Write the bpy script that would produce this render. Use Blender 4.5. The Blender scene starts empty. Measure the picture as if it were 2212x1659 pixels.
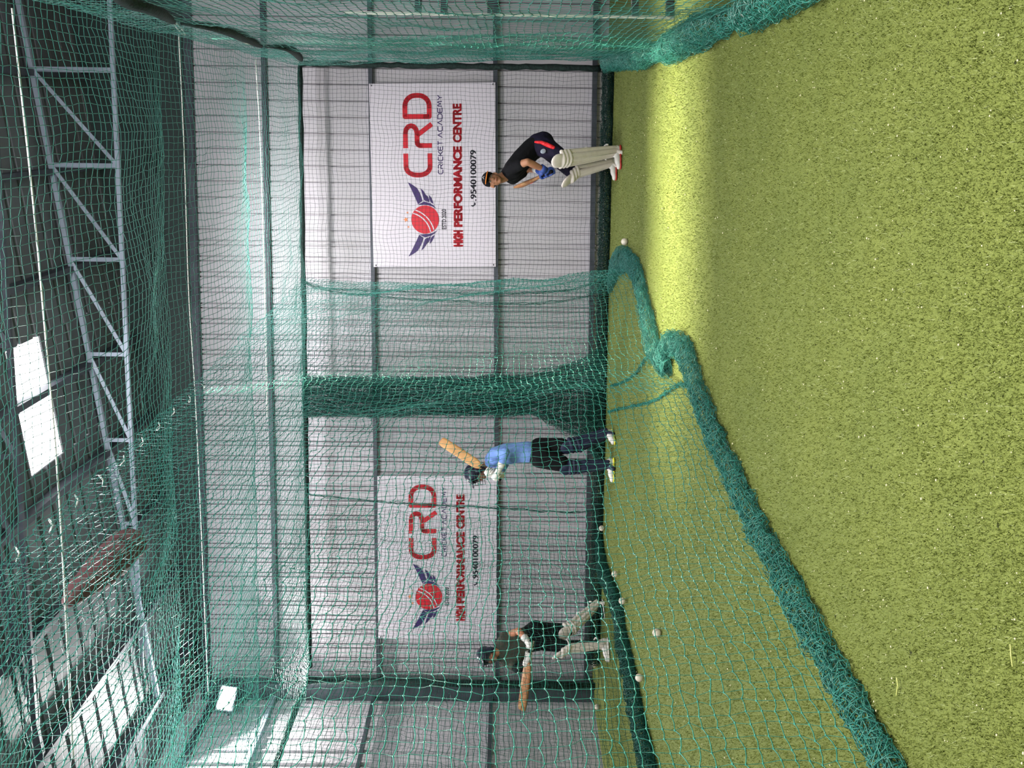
import bpy, math, random
import numpy as np
from mathutils import Vector, Matrix

random.seed(7)
RNG = np.random.default_rng(7)
S = bpy.context.scene
COL = S.collection

# ------------------------------------------------------------------ camera
# The photograph is a portrait frame lying on its side: world-up points to image left.
FPX = 1600.0
CH = 1.28
PITCH = math.atan(16 / FPX)
ROLL = 0.011
_f = Vector((0, math.cos(PITCH), -math.sin(PITCH)))
_r = Vector((1, 0, 0))
_u = Vector((0, math.sin(PITCH), math.cos(PITCH)))
CR = _r * math.cos(ROLL) + _u * math.sin(ROLL)
CU = _u * math.cos(ROLL) - _r * math.sin(ROLL)
cam_d = bpy.data.cameras.new('camera')
cam_d.sensor_width = 36.0
cam_d.lens = FPX / 2212 * 36.0
cam_d.clip_start = 0.05
cam_d.clip_end = 200
cam = bpy.data.objects.new('camera', cam_d)
COL.objects.link(cam)
M = Matrix((-CU, CR, -_f)).transposed().to_4x4()
M.translation = Vector((0, 0, CH))
cam.matrix_world = M
S.camera = cam

# ------------------------------------------------------------------ view, world, main lights
S.view_settings.view_transform = 'Standard'
S.view_settings.look = 'None'
S.view_settings.gamma = 1
S.view_settings.exposure = 0.0
S.view_settings.use_curve_mapping = False
W = bpy.data.worlds.new('hall_surroundings')
S.world = W
W.use_nodes = True
W.node_tree.nodes['Background'].inputs[0].default_value = (0.80, 0.86, 0.90, 1)
W.node_tree.nodes['Background'].inputs[1].default_value = 0.36


def area(name, loc, target, sx, sy, power, color=(1, 1, 1), spread=180):
    l = bpy.data.lights.new(name, 'AREA')
    l.shape = 'RECTANGLE'
    l.size = sx
    l.size_y = sy
    l.energy = power
    l.color = color
    l.spread = math.radians(spread)
    o = bpy.data.objects.new(name, l)
    COL.objects.link(o)
    o.location = loc
    d = Vector(target) - Vector(loc)
    o.rotation_euler = d.to_track_quat('-Z', 'Y').to_euler()
    return o


def spot(name, loc, target, power, ang, color=(1, 1, 1), blend=0.6, rad=0.05):
    l = bpy.data.lights.new(name, 'SPOT')
    l.energy = power
    l.color = color
    l.spot_size = math.radians(ang)
    l.spot_blend = blend
    l.shadow_soft_size = rad
    o = bpy.data.objects.new(name, l)
    COL.objects.link(o)
    o.location = loc
    d = Vector(target) - Vector(loc)
    o.rotation_euler = d.to_track_quat('-Z', 'Y').to_euler()
    return o


WARM = (1.0, 0.96, 0.90)
# bodiless stand-ins for the hall's own lamps, then two added band and glow lights
area('hall_lamp', (0.3, 1.0, 5.3), (0.9, 7.5, 0.8), 1.6, 0.8, 270, (0.97, 0.97, 1.0))
area('hall_lamp.003', (1.6, 6.3, 4.95), (1.4, 9.6, 1.5), 1.3, 0.22, 84, (1.0, 0.98, 0.98), 105)
area('hall_lamp.001', (-2.6, 5.2, 5.0), (-1.6, 7.0, 0.4), 1.2, 0.8, 210, (0.95, 0.97, 1.0))
area('hall_lamp.002', (0.3, 0.9, 3.6), (-0.1, 1.6, 0), 1.4, 0.8, 150, (1.0, 0.97, 0.78), 140)
area('turf_band_light', (1.5, 5.8, 3.6), (1.5, 5.72, 0), 3.4, 0.12, 72, (1.0, 0.95, 0.70), 38)  # added light without a fixture, lays the bright band across the turf
spot('added_glow_spot', (0.75, 7.6, 5.2), (0.80, 9.3, 3.6), 62, 70, (0.95, 1.0, 0.97), 0.9, 0.08)  # added spot with no fixture, brightens the divider's top and the wall


# ------------------------------------------------------------------ picture <-> place
def ray(x, y):
    return (_f * FPX + CR * (829.5 - y) - CU * (x - 1106.0)) / FPX


C0 = Vector((0, 0, CH))


def at(x, y, d):
    return C0 + ray(x, y) * d


def onplane(x, y, p0, n):
    r = ray(x, y)
    return C0 + r * ((Vector(p0) - C0).dot(n) / r.dot(n))


def onfloor(x, y, z=0.0):
    return onplane(x, y, (0, 0, z), Vector((0, 0, 1)))


# the building's lines in plan
LANE = Vector((0.36, 1, 0))                       # lanes, purlins, side walls
WDIR = Vector((1, -0.117, 0)).normalized()         # end wall, trusses
WN = Vector((-0.117, -1, 0)).normalized()          # end wall's face, towards the camera
WP = Vector((0, 9.96, 0))


def wall_y(x): return 9.96 - 0.117 * x
def net_y(x): return 9.38 - 0.10 * x
def roof_z(x, y): return 6.22 + 0.14 * (x - 0.36 * (y - 8.78))
def left_x(y): return -4.3 - 0.36 * (10.45 - y)


NET_TOP = 3.80
ROOF_N = Vector((-0.14, 0.14 * 0.36, 1)).normalized()
ROOF_P = Vector((0, 8.78, 6.22))

# ------------------------------------------------------------------ materials
MATS = {}


def mat(name, col, rough=0.6, metal=0.0, spec=0.5, noise=None, bump=None, emit=None, coat=0, sheen=0):
    if name in MATS:
        return MATS[name]
    m = bpy.data.materials.new(name)
    m.use_nodes = True
    nt = m.node_tree
    b = nt.nodes['Principled BSDF']
    b.inputs['Base Color'].default_value = (*col, 1)
    b.inputs['Roughness'].default_value = rough
    b.inputs['Metallic'].default_value = metal
    b.inputs['Specular IOR Level'].default_value = spec
    b.inputs['Coat Weight'].default_value = coat
    if emit:
        b.inputs['Emission Color'].default_value = (*emit[0], 1)
        b.inputs['Emission Strength'].default_value = emit[1]
    tc = nt.nodes.new('ShaderNodeTexCoord')
    if noise:                                        # (scale, other colour, lo, hi)
        n = nt.nodes.new('ShaderNodeTexNoise')
        n.inputs['Scale'].default_value = noise[0]
        n.inputs['Detail'].default_value = 6
        nt.links.new(tc.outputs['Object'], n.inputs['Vector'])
        r = nt.nodes.new('ShaderNodeValToRGB')
        r.color_ramp.elements[0].position = noise[2]
        r.color_ramp.elements[1].position = noise[3]
        r.color_ramp.elements[0].color = (*col, 1)
        r.color_ramp.elements[1].color = (*noise[1], 1)
        nt.links.new(n.outputs['Fac'], r.inputs['Fac'])
        nt.links.new(r.outputs['Color'], b.inputs['Base Color'])
    if bump:                                         # (scale, strength, distance)
        n = nt.nodes.new('ShaderNodeTexNoise')
        n.inputs['Scale'].default_value = bump[0]
        n.inputs['Detail'].default_value = 5
        nt.links.new(tc.outputs['Object'], n.inputs['Vector'])
        bb = nt.nodes.new('ShaderNodeBump')
        bb.inputs['Strength'].default_value = bump[1]
        bb.inputs['Distance'].default_value = bump[2]
        nt.links.new(n.outputs['Fac'], bb.inputs['Height'])
        nt.links.new(bb.outputs['Normal'], b.inputs['Normal'])
    MATS[name] = m
    return m


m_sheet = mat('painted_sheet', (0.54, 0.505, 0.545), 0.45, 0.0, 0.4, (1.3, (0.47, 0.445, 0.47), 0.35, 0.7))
m_gable_shade = mat('shaded_gable_sheet', (0.035, 0.05, 0.048), 0.6, 0.0, 0.3)  # shade of the upper end wall put into the sheet's colour
m_roofsheet = mat('roof_sheet', (0.17, 0.175, 0.19), 0.5, 0.0, 0.4, (0.8, (0.13, 0.135, 0.15), 0.3, 0.7))
m_steel_dark = mat('dark_steel', (0.055, 0.06, 0.075), 0.5, 0.2, 0.4, (6, (0.09, 0.10, 0.12), 0.4, 0.7))
m_steel_light = mat('pale_steel', (0.40, 0.45, 0.55), 0.45, 0.1, 0.5, (5, (0.36, 0.40, 0.48), 0.45, 0.75))
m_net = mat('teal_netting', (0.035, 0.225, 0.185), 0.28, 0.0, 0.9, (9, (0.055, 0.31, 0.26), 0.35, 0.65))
m_net_roll_shade = mat('shaded_roll_netting', (0.024, 0.17, 0.145), 0.4, 0.0, 0.6, (9, (0.035, 0.22, 0.19), 0.35, 0.65))  # same netting as the divider, darkened for the shade inside the roll
m_net_top = mat('overhead_netting', (0.050, 0.235, 0.19), 0.32, 0.0, 0.7)
m_net_back_shade = mat('shaded_back_netting', (0.006, 0.035, 0.028), 0.5, 0.0, 0.4)  # netting darkened: shade on the back net and its foot put into the colour
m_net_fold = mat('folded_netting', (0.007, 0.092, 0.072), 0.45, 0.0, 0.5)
m_hem = mat('black_hem', (0.006, 0.014, 0.013), 0.7, 0.0, 0.3, (40, (0.012, 0.03, 0.026), 0.4, 0.6), (60, 0.6, 0.01))
m_hem_green = mat('green_hem', (0.012, 0.16, 0.14), 0.5, 0.0, 0.4, (40, (0.02, 0.24, 0.2), 0.4, 0.6), (80, 0.6, 0.01))
m_rope = mat('white_cord', (0.72, 0.70, 0.66), 0.6)
m_banner = mat('white_vinyl', (0.68, 0.625, 0.69), 0.4, 0.0, 0.4)
m_red = mat('red_print', (0.62, 0.012, 0.028), 0.4)
m_purple = mat('purple_print', (0.045, 0.018, 0.12), 0.4)
m_black = mat('black_print', (0.02, 0.015, 0.03), 0.4)
m_orange = mat('orange_print', (0.75, 0.25, 0.09), 0.4)


def grass_mat():
    m = bpy.data.materials.new('artificial_turf')
    m.use_nodes = True
    nt = m.node_tree
    b = nt.nodes['Principled BSDF']
    b.inputs['Roughness'].default_value = 0.75
    b.inputs['Specular IOR Level'].default_value = 0.25
    tc = nt.nodes.new('ShaderNodeTexCoord')

    def noise(scale, det=4, rough=0.6):
        n = nt.nodes.new('ShaderNodeTexNoise')
        n.inputs['Scale'].default_value = scale
        n.inputs['Detail'].default_value = det
        n.inputs['Roughness'].default_value = rough
        nt.links.new(tc.outputs['Object'], n.inputs['Vector'])
        return n

    def ramp(src, p0, c0, p1, c1):
        r = nt.nodes.new('ShaderNodeValToRGB')
        r.color_ramp.elements[0].position = p0
        r.color_ramp.elements[1].position = p1
        r.color_ramp.elements[0].color = (*c0, 1)
        r.color_ramp.elements[1].color = (*c1, 1)
        nt.links.new(src, r.inputs['Fac'])
        return r

    def mix(fac, a, c):
        x = nt.nodes.new('ShaderNodeMixRGB')
        nt.links.new(fac, x.inputs[0])
        nt.links.new(a, x.inputs[1])
        if isinstance(c, tuple):
            x.inputs[2].default_value = (*c, 1)
        else:
            nt.links.new(c, x.inputs[2])
        return x
    fine = ramp(noise(210, 3).outputs['Fac'], 0.36, (0.085, 0.115, 0.026), 0.64, (0.26, 0.30, 0.080))
    patch = ramp(noise(2.2, 5).outputs['Fac'], 0.35, (0.135, 0.165, 0.042), 0.70, (0.20, 0.225, 0.055))
    x1 = nt.nodes.new('ShaderNodeMixRGB')
    x1.inputs[0].default_value = 0.5
    nt.links.new(fine.outputs[0], x1.inputs[1])
    nt.links.new(patch.outputs[0], x1.inputs[2])
    v = nt.nodes.new('ShaderNodeTexVoronoi')
    v.inputs['Scale'].default_value = 75
    nt.links.new(tc.outputs['Object'], v.inputs['Vector'])
    speck = ramp(v.outputs['Distance'], 0.075, (1, 1, 1), 0.10, (0, 0, 0))
    n2 = ramp(noise(9, 2).outputs['Fac'], 0.52, (0, 0, 0), 0.60, (1, 1, 1))
    mul = nt.nodes.new('ShaderNodeMixRGB')
    mul.blend_type = 'MULTIPLY'
    mul.inputs[0].default_value = 1
    nt.links.new(speck.outputs[0], mul.inputs[1])
    nt.links.new(n2.outputs[0], mul.inputs[2])
    x2 = mix(mul.outputs[0], x1.outputs[0], (0.62, 0.60, 0.34))
    dark = ramp(noise(38, 2, 0.4).outputs['Fac'], 0.24, (1, 1, 1), 0.28, (0, 0, 0))
    x3 = mix(dark.outputs[0], x2.outputs[0], (0.03, 0.035, 0.012))
    nt.links.new(x3.outputs[0], b.inputs['Base Color'])
    bb = nt.nodes.new('ShaderNodeBump')
    bb.inputs['Strength'].default_value = 0.7
    bb.inputs['Distance'].default_value = 0.008
    nt.links.new(noise(160, 4, 0.7).outputs['Fac'], bb.inputs['Height'])
    nt.links.new(bb.outputs['Normal'], b.inputs['Normal'])
    return m


m_turf = grass_mat()


# ------------------------------------------------------------------ mesh helpers
def link(name, me, m, parent=None):
    o = bpy.data.objects.new(name, me)
    COL.objects.link(o)
    if m is not None:
        for mm in (m if isinstance(m, (list, tuple)) else [m]):
            me.materials.append(mm)
    if parent is not None:
        o.parent = parent
        o.matrix_parent_inverse = Matrix.Translation(-parent.location)
    return o


def tag(o, label, cat, group=None):
    o['label'] = label
    o['category'] = cat
    if group:
        o['group'] = group
    return o


def struct(o):
    o['kind'] = 'structure'
    return o


def empty(name, loc, label, cat, group=None):
    o = bpy.data.objects.new(name, None)
    COL.objects.link(o)
    o.location = loc
    o.empty_display_size = 0.1
    return tag(o, label, cat, group)


class MB:
    def __init__(s):
        s.v = []
        s.f = []

    def add(s, vs, fs):
        k = len(s.v)
        s.v += [tuple(p) for p in vs]
        s.f += [tuple(i + k for i in f) for f in fs]
        return s

    def box(s, c, ax, hx, ay, hy, az, hz):
        c = Vector(c)
        ax, ay, az = Vector(ax).normalized() * hx, Vector(ay).normalized() * hy, Vector(az).normalized() * hz
        vs = [c + ax * i + ay * j + az * k for i in (-1, 1) for j in (-1, 1) for k in (-1, 1)]
        return s.add(vs, [(0, 1, 3, 2), (4, 6, 7, 5), (0, 4, 5, 1), (2, 3, 7, 6), (0, 2, 6, 4), (1, 5, 7, 3)])

    def bar(s, a, b, w, h, up=(0, 0, 1)):
        a, b = Vector(a), Vector(b)
        t = (b - a).normalized()
        side = t.cross(Vector(up)).normalized()
        u2 = side.cross(t)
        return s.box((a + b) / 2, t, (b - a).length / 2, side, w / 2, u2, h / 2)

    def ell(s, c, rx, ry, rz, ax=(1, 0, 0), ay=(0, 1, 0), az=(0, 0, 1), n=12, m=8):
        c = Vector(c)
        ax, ay, az = Vector(ax) * rx, Vector(ay) * ry, Vector(az) * rz
        vs = [c + az]
        for i in range(1, m):
            th = math.pi * i / m
            for j in range(n):
                ph = 2 * math.pi * j / n
                vs.append(c + az * math.cos(th) + (ax * math.cos(ph) + ay * math.sin(ph)) * math.sin(th))
        vs.append(c - az)
        fs = [(0, 1 + j, 1 + (j + 1) % n) for j in range(n)]
        for i in range(m - 2):
            for j in range(n):
                a = 1 + i * n
                fs.append((a + j, a + n + j, a + n + (j + 1) % n, a + (j + 1) % n))
        e = len(vs) - 1
        a = 1 + (m - 2) * n
        fs += [(e, a + (j + 1) % n, a + j) for j in range(n)]
        return s.add(vs, fs)

    def limb(s, pts, flat=None, n=12):
        """capsule chain: pts = [(p, r), ...]; spheres at joints and cones between; remesh welds it"""
        for p, r in pts:
            s.ell(p, r, r, r, n=n, m=8)
        for (a, ra), (b, rb) in zip(pts, pts[1:]):
            s.cone(a, b, ra, rb, n)
        return s

    def cone(s, a, b, ra, rb, n=12):
        a, b = Vector(a), Vector(b)
        t = (b - a)
        if t.length < 1e-6:
            return s
        t.normalize()
        x = t.orthogonal().normalized()
        y = t.cross(x)
        vs = []
        for c, r in ((a, ra), (b, rb)):
            for j in range(n):
                ph = 2 * math.pi * j / n
                vs.append(c + (x * math.cos(ph) + y * math.sin(ph)) * r)
        fs = [(j, (j + 1) % n, n + (j + 1) % n, n + j) for j in range(n)]
        fs.append(tuple(reversed(range(n))))
        fs.append(tuple(range(n, 2 * n)))
        return s.add(vs, fs)

    def tube(s, pts, r, n=6, closed=False):
        pts = [Vector(p) for p in pts]
        N = len(pts)
        rr = r if isinstance(r, (list, tuple)) else [r] * N
        vs = []
        nx = None
        for i, p in enumerate(pts):
            if closed:
                t = pts[(i + 1) % N] - pts[i - 1]
            else:
                t = pts[min(i + 1, N - 1)] - pts[max(i - 1, 0)]
            t.normalize()
            if nx is None:
                nx = t.orthogonal().normalized()
            nx = (nx - t * nx.dot(t)).normalized()
            ny = t.cross(nx)
            for j in range(n):
                ph = 2 * math.pi * j / n
                vs.append(p + (nx * math.cos(ph) + ny * math.sin(ph)) * rr[i])
        fs = []
        for i in range(N if closed else N - 1):
            for j in range(n):
                a, b = i * n, ((i + 1) % N) * n
                fs.append((a + j, a + (j + 1) % n, b + (j + 1) % n, b + j))
        if not closed:
            fs.append(tuple(reversed(range(n))))
            fs.append(tuple(range((N - 1) * n, N * n)))
        return s.add(vs, fs)

    def build(s, name, m, parent=None, smooth=False, remesh=0, soft=0):
        me = bpy.data.meshes.new(name)
        me.from_pydata(s.v, [], s.f)
        me.update()
        if smooth:
            me.polygons.foreach_set('use_smooth', [True] * len(me.polygons))
        o = link(name, me, m, parent)
        if remesh:
            r = o.modifiers.new('weld', 'REMESH')
            r.mode = 'VOXEL'
            r.voxel_size = remesh
            r.use_smooth_shade = True
        if soft:
            k = o.modifiers.new('soften', 'SMOOTH')
            k.iterations = soft
            k.factor = 0.5
        return o


class Strands:
    """batches of poly-line cords turned into three-sided tubes in one mesh"""
    def __init__(s):
        s.V, s.Q, s.n = [], [], 0

    def lines(s, P, r):
        P = np.asarray(P, float)
        m, n, _ = P.shape
        if n < 2 or m < 1:
            return s
        T = np.gradient(P, axis=1)
        T /= np.linalg.norm(T, axis=2, keepdims=True) + 1e-12
        ref = np.array([0.31, 0.52, 0.79])
        A = np.cross(T, ref)
        A /= np.linalg.norm(A, axis=2, keepdims=True) + 1e-9
        B = np.cross(T, A)
        out = np.empty((m, n, 3, 3))
        for k in range(3):
            a = 2 * math.pi * k / 3
            out[:, :, k] = P + r * (A * math.cos(a) + B * math.sin(a))
        idx = s.n + np.arange(m * n * 3).reshape(m, n, 3)
        q = []
        for k in range(3):
            k2 = (k + 1) % 3
            q.append(np.stack([idx[:, :-1, k], idx[:, :-1, k2], idx[:, 1:, k2], idx[:, 1:, k]], -1).reshape(-1, 4))
        s.V.append(out.reshape(-1, 3))
        s.Q.append(np.concatenate(q))
        s.n += m * n * 3
        return s

    def knots(s, P, r):
        P = np.asarray(P, float).reshape(-1, 3)
        n = len(P)
        D = np.array([[1, 0, 0], [0, 1, 0], [-1, 0, 0], [0, -1, 0], [0, 0, 1], [0, 0, -1]]) * r
        V = P[:, None] + D[None]
        i = s.n + np.arange(n)[:, None] * 6
        F = np.array([[0, 1, 4, 4], [1, 2, 4, 4], [2, 3, 4, 4], [3, 0, 4, 4], [1, 0, 5, 5], [2, 1, 5, 5], [3, 2, 5, 5], [0, 3, 5, 5]])
        # three quads around an octahedron are enough to close it
        F = np.array([[0, 4, 2, 5], [1, 4, 3, 5], [0, 1, 2, 3]])
        Q = (i[:, None] + F[None]).reshape(-1, 4)
        s.V.append(V.reshape(-1, 3))
        s.Q.append(Q)
        s.n += n * 6
        return s

    def grid(s, P, r, sag=0.0, jit=0.0, knot=0.0, sub=1, cross=1.0, along=1.0):
        P = np.array(P, float)
        P += RNG.normal(0, jit, P.shape) if jit else 0

        def mids(G):
            if sub == 1:
                return G
            m, n, _ = G.shape
            out = np.empty((m, 2 * n - 1, 3))
            out[:, ::2] = G
            mid = (G[:, :-1] + G[:, 1:]) / 2
            mid[..., 2] -= np.abs(RNG.normal(sag, sag * 0.6, mid.shape[:2]))
            out[:, 1::2] = mid
            return out
        s.lines(mids(P), r * cross)
        s.lines(mids(P.transpose(1, 0, 2)), r * along)
        if knot:
            s.knots(P, knot)
        return s

    def build(s, name, m, parent=None):
        V = np.concatenate(s.V)
        Q = np.concatenate(s.Q)
        me = bpy.data.meshes.new(name)
        me.vertices.add(len(V))
        me.vertices.foreach_set('co', V.astype(np.float32).ravel())
        me.loops.add(len(Q) * 4)
        me.loops.foreach_set('vertex_index', Q.astype(np.int32).ravel())
        me.polygons.add(len(Q))
        me.polygons.foreach_set('loop_start', np.arange(0, len(Q) * 4, 4, dtype=np.int32))
        me.update(calc_edges=True)
        me.polygons.foreach_set('use_smooth', np.ones(len(Q), bool))
        return link(name, me, m, parent)


def catmull(pts, n):
    pts = np.array([list(p) for p in pts], float)
    P = np.vstack([2 * pts[0] - pts[1], pts, 2 * pts[-1] - pts[-2]])
    out = []
    for i in range(1, len(P) - 2):
        for k in range(12):
            t = k / 12
            a, b, c, d = P[i - 1:i + 3]
            out.append(0.5 * (2 * b + (c - a) * t + (2 * a - 5 * b + 4 * c - d) * t * t + (3 * b - a - 3 * c + d) * t ** 3))
    out.append(pts[-1])
    out = np.array(out)
    L = np.r_[0, np.cumsum(np.linalg.norm(np.diff(out, axis=0), axis=1))]
    if n < 1:
        n = int(L[-1] / n) + 2
    q = np.linspace(0, L[-1], int(n))
    return np.stack([np.interp(q, L, out[:, k]) for k in range(3)], 1)


def smooth_noise(n, m, amp, cells=6):
    a = RNG.normal(0, 1, (max(3, n // cells + 3), max(3, m // cells + 3)))
    yi = np.linspace(0, a.shape[0] - 1.001, n)
    xi = np.linspace(0, a.shape[1] - 1.001, m)
    y0, x0 = yi.astype(int), xi.astype(int)
    fy, fx = (yi - y0)[:, None], (xi - x0)[None]
    fy, fx = fy * fy * (3 - 2 * fy), fx * fx * (3 - 2 * fx)
    A = a[np.ix_(y0, x0)] * (1 - fy) + a[np.ix_(y0 + 1, x0)] * fy
    B = a[np.ix_(y0, x0 + 1)] * (1 - fy) + a[np.ix_(y0 + 1, x0 + 1)] * fy
    return (A * (1 - fx) + B * fx) * amp


def bundle(st, path, R, turns=2.0, cols=26, step=0.03, r=0.0017, flat=0.75, rag=0.35, rise=None):
    """netting crumpled into a long roll lying along a path on the turf"""
    C = catmull(path, step)
    n = len(C)
    T = np.gradient(C, axis=0)
    T /= np.linalg.norm(T, axis=1, keepdims=True)
    Sd = np.cross(T, [0, 0, 1.0])
    Sd /= np.linalg.norm(Sd, axis=1, keepdims=True) + 1e-9
    Rr = np.interp(np.linspace(0, 1, n), np.linspace(0, 1, len(R)), R) if hasattr(R, '__len__') else np.full(n, R)
    ph = np.linspace(0, 2 * math.pi * turns, cols)[None] + smooth_noise(n, cols, 0.5, 5)
    k = 1 + smooth_noise(n, cols, rag, 3) + RNG.normal(0, 0.10, (n, cols))
    rad = Rr[:, None] * np.clip(k, 0.3, 1.35)
    P = C[:, None] + Sd[:, None] * (rad * np.cos(ph))[..., None]
    P[..., 2] = C[:, None, 2] + Rr[:, None] * flat + rad * flat * np.sin(ph)
    P += RNG.normal(0, 0.007, P.shape)
    P[..., 2] = np.maximum(P[..., 2], 0.004)
    st.lines(P, r)
    st.lines(P.transpose(1, 0, 2), r)
    return st


# ------------------------------------------------------------------ floor, walls, roof
def plane_patch(name, pts, m, thick=0.05):
    mb = MB()
    pts = [Vector(p) for p in pts]
    n = (pts[1] - pts[0]).cross(pts[2] - pts[0]).normalized()
    k = len(pts)
    mb.add(pts + [p - n * thick for p in pts], [tuple(range(k)), tuple(reversed(range(k, 2 * k)))] +
           [(i, i + k, (i + 1) % k + k, (i + 1) % k) for i in range(k)])
    return mb.build(name, m)


FX0, FX1, FY0, FY1 = -7.5, 6.6, -2.5, 11.2
floor = plane_patch('floor', [(FX0, FY0, 0), (FX1, FY0, 0), (FX1, FY1, 0), (FX0, FY1, 0)], m_turf, 0.08)
struct(floor)

# short turf blades near the camera, where single fibres show
nb = 330000
yy = 1.2 + 8.0 * RNG.random(nb) ** 2.3
half = 0.56 * yy + 0.15
xx = (RNG.random(nb) * 2 - 1) * half
keep = (xx > left_x(yy) + 0.3) & (yy < net_y(xx) - 0.15) & (xx < (1.70 + 0.36 * (yy - 3.2) + 0.25))
xx, yy = xx[keep], yy[keep]
nb = len(xx)
an = RNG.random(nb) * 2 * math.pi
hh = 0.007 + 0.009 * RNG.random(nb)
ww = 0.0011 + 0.0008 * yy / 3
lx, ly = RNG.normal(0, 0.006, nb), RNG.normal(0, 0.006, nb)
V = np.zeros((nb, 3, 3))
V[:, 0] = np.stack([xx - np.cos(an) * ww, yy - np.sin(an) * ww, np.zeros(nb)], 1)
V[:, 1] = np.stack([xx + np.cos(an) * ww, yy + np.sin(an) * ww, np.zeros(nb)], 1)
V[:, 2] = np.stack([xx + lx, yy + ly, hh], 1)
me = bpy.data.meshes.new('turf_pile')
me.vertices.add(nb * 3)
me.vertices.foreach_set('co', V.astype(np.float32).ravel())
me.loops.add(nb * 3)
me.loops.foreach_set('vertex_index', np.arange(nb * 3, dtype=np.int32))
me.polygons.add(nb)
me.polygons.foreach_set('loop_start', np.arange(0, nb * 3, 3, dtype=np.int32))
me.update(calc_edges=True)
m_blade = mat('turf_fibre', (0.150, 0.185, 0.042), 0.5, 0, 0.4, (150, (0.27, 0.305, 0.090), 0.42, 0.70))
turf = link('turf_pile', me, m_blade)
tag(turf, 'short yellow green artificial turf fibres covering the floor', 'artificial grass')
turf['kind'] = 'stuff'
mb = MB()
for i in range(1500):
    y = 1.3 + 6.5 * random.random() ** 1.6
    x = (random.random() * 2 - 1) * (0.55 * y + 0.2)
    if x > 1.6 + 0.36 * (y - 3.2):
        continue
    r = random.uniform(0.0008, 0.0026) * (1 if y < 4 else 1.5)
    mb.ell((x, y, 0.012), r * random.uniform(0.8, 2), r, r, n=5, m=4)
o = mb.build('turf_crumbs', mat('pale_crumb', (0.75, 0.70, 0.48), 0.6))
tag(o, 'pale crumbs and flecks scattered over the turf', 'debris')
o['kind'] = 'stuff'
o = MB().tube([onfloor(1937, 1464, .012), onfloor(1939, 1482, .016), onfloor(1936, 1502, .012)], 0.0016, 5).build('straw', mat('straw', (0.6, 0.62, 0.2), 0.6))
tag(o, 'short yellow straw lying on the turf beside the rolled net', 'straw')
o = MB().tube([onfloor(2182, 1392, .012), onfloor(2184, 1418, .016), onfloor(2187, 1440, .012)], 0.0015, 5).build('straw', MATS['straw'])
tag(o, 'yellow straw lying on the turf nearest the camera', 'straw')


def sheet(name, p0, d, length, n, h_of, m, pitch=0.195, ribs=((0.0, 1),), rib_h=0.022, split=99):
    """trapezoidal sheeting: profile along d, standing up; n = towards the hall"""
    p0, d, n = Vector(p0), Vector(d).normalized(), Vector(n).normalized()
    prof = []
    s = 0.0
    while s < length:
        prof += [(s, 0.0)]
        for off, k in (ribs if s < split else ribs[:1]):
            a = s + 0.05 + off
            prof += [(a, 0), (a + (0.010 if rib_h > 0 else 0.002), rib_h), (a + (0.026 if rib_h > 0 else 0.018), rib_h), (a + (0.036 if rib_h > 0 else 0.020), 0)]
        s += pitch
    prof.append((length, 0))
    mb = MB()
    vs = []
    for a, o in prof:
        p = p0 + d * a + n * o
        vs += [p, Vector((p.x, p.y, h_of(p)))]
    fs = [(2 * i, 2 * i + 2, 2 * i + 3, 2 * i + 1) for i in range(len(prof) - 1)]
    mb.add(vs, fs)
    o = mb.build(name, m)
    return struct(o)


LD = LANE.normalized()
sheet('wall_back', (-5.0, wall_y(-5.0), 0), WDIR, 11.6, WN, lambda p: 5.36, m_sheet, 0.205, ((0.0, 1), (0.060, 1)), -0.040, 6.9)
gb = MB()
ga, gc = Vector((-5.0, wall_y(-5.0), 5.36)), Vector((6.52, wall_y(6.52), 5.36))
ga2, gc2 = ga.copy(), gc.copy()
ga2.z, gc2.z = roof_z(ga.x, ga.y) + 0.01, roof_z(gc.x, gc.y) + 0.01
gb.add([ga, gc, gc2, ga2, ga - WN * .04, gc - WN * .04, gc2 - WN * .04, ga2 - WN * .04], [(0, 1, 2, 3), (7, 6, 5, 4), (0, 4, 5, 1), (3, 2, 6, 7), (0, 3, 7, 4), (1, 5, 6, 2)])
struct(gb.build('wall_back_gable', m_gable_shade))

sheet('wall_left', (left_x(2.0), 2.0, 0), LD, (10.62 - 2.0) * 1.063, Vector((1, -0.36, 0)), lambda p: roof_z(p.x, p.y) + 0.01, m_sheet, 0.195)
sheet('wall_right', (5.6 - 0.36 * 7.3, 2.0, 0), LD, 7.85, Vector((-1, 0.36, 0)), lambda p: roof_z(p.x, p.y) + 0.01, m_sheet, 0.195)

# roof: sheeting with its ribs running across, with an opening for the rooflight
SKY = [onplane(x, y, ROOF_P, ROOF_N) for x, y in ((22, 757), (88, 722), (135, 978), (60, 1040))]
cx = sum((p.x for p in SKY)) / 4
cy = sum((p.y for p in SKY)) / 4
# skylight in roof coordinates: u across (along WDIR), v along LANE


def roof_uv(p):
    # solve p = u*WDIR + v*LANE in plan
    a, b, c, d = WDIR.x, LANE.x, WDIR.y, LANE.y
    det = a * d - b * c
    return ((p.x * d - b * p.y) / det, (a * p.y - c * p.x) / det)


def roof_pt(u, v, off=0.0):
    x, y = WDIR.x * u + LANE.x * v, WDIR.y * u + LANE.y * v
    return Vector((x, y, roof_z(x, y) + off))


uvs = [roof_uv(p) for p in SKY]
u0, u1 = sum(sorted(q[0] for q in uvs)[:2]) / 2, sum(sorted(q[0] for q in uvs)[2:]) / 2
v0, v1 = sum(sorted(q[1] for q in uvs)[:2]) / 2, sum(sorted(q[1] for q in uvs)[2:]) / 2
UA, UB, VA, VB = -9.2, 6.2, 0.5, 10.9
mb = MB()


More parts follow.
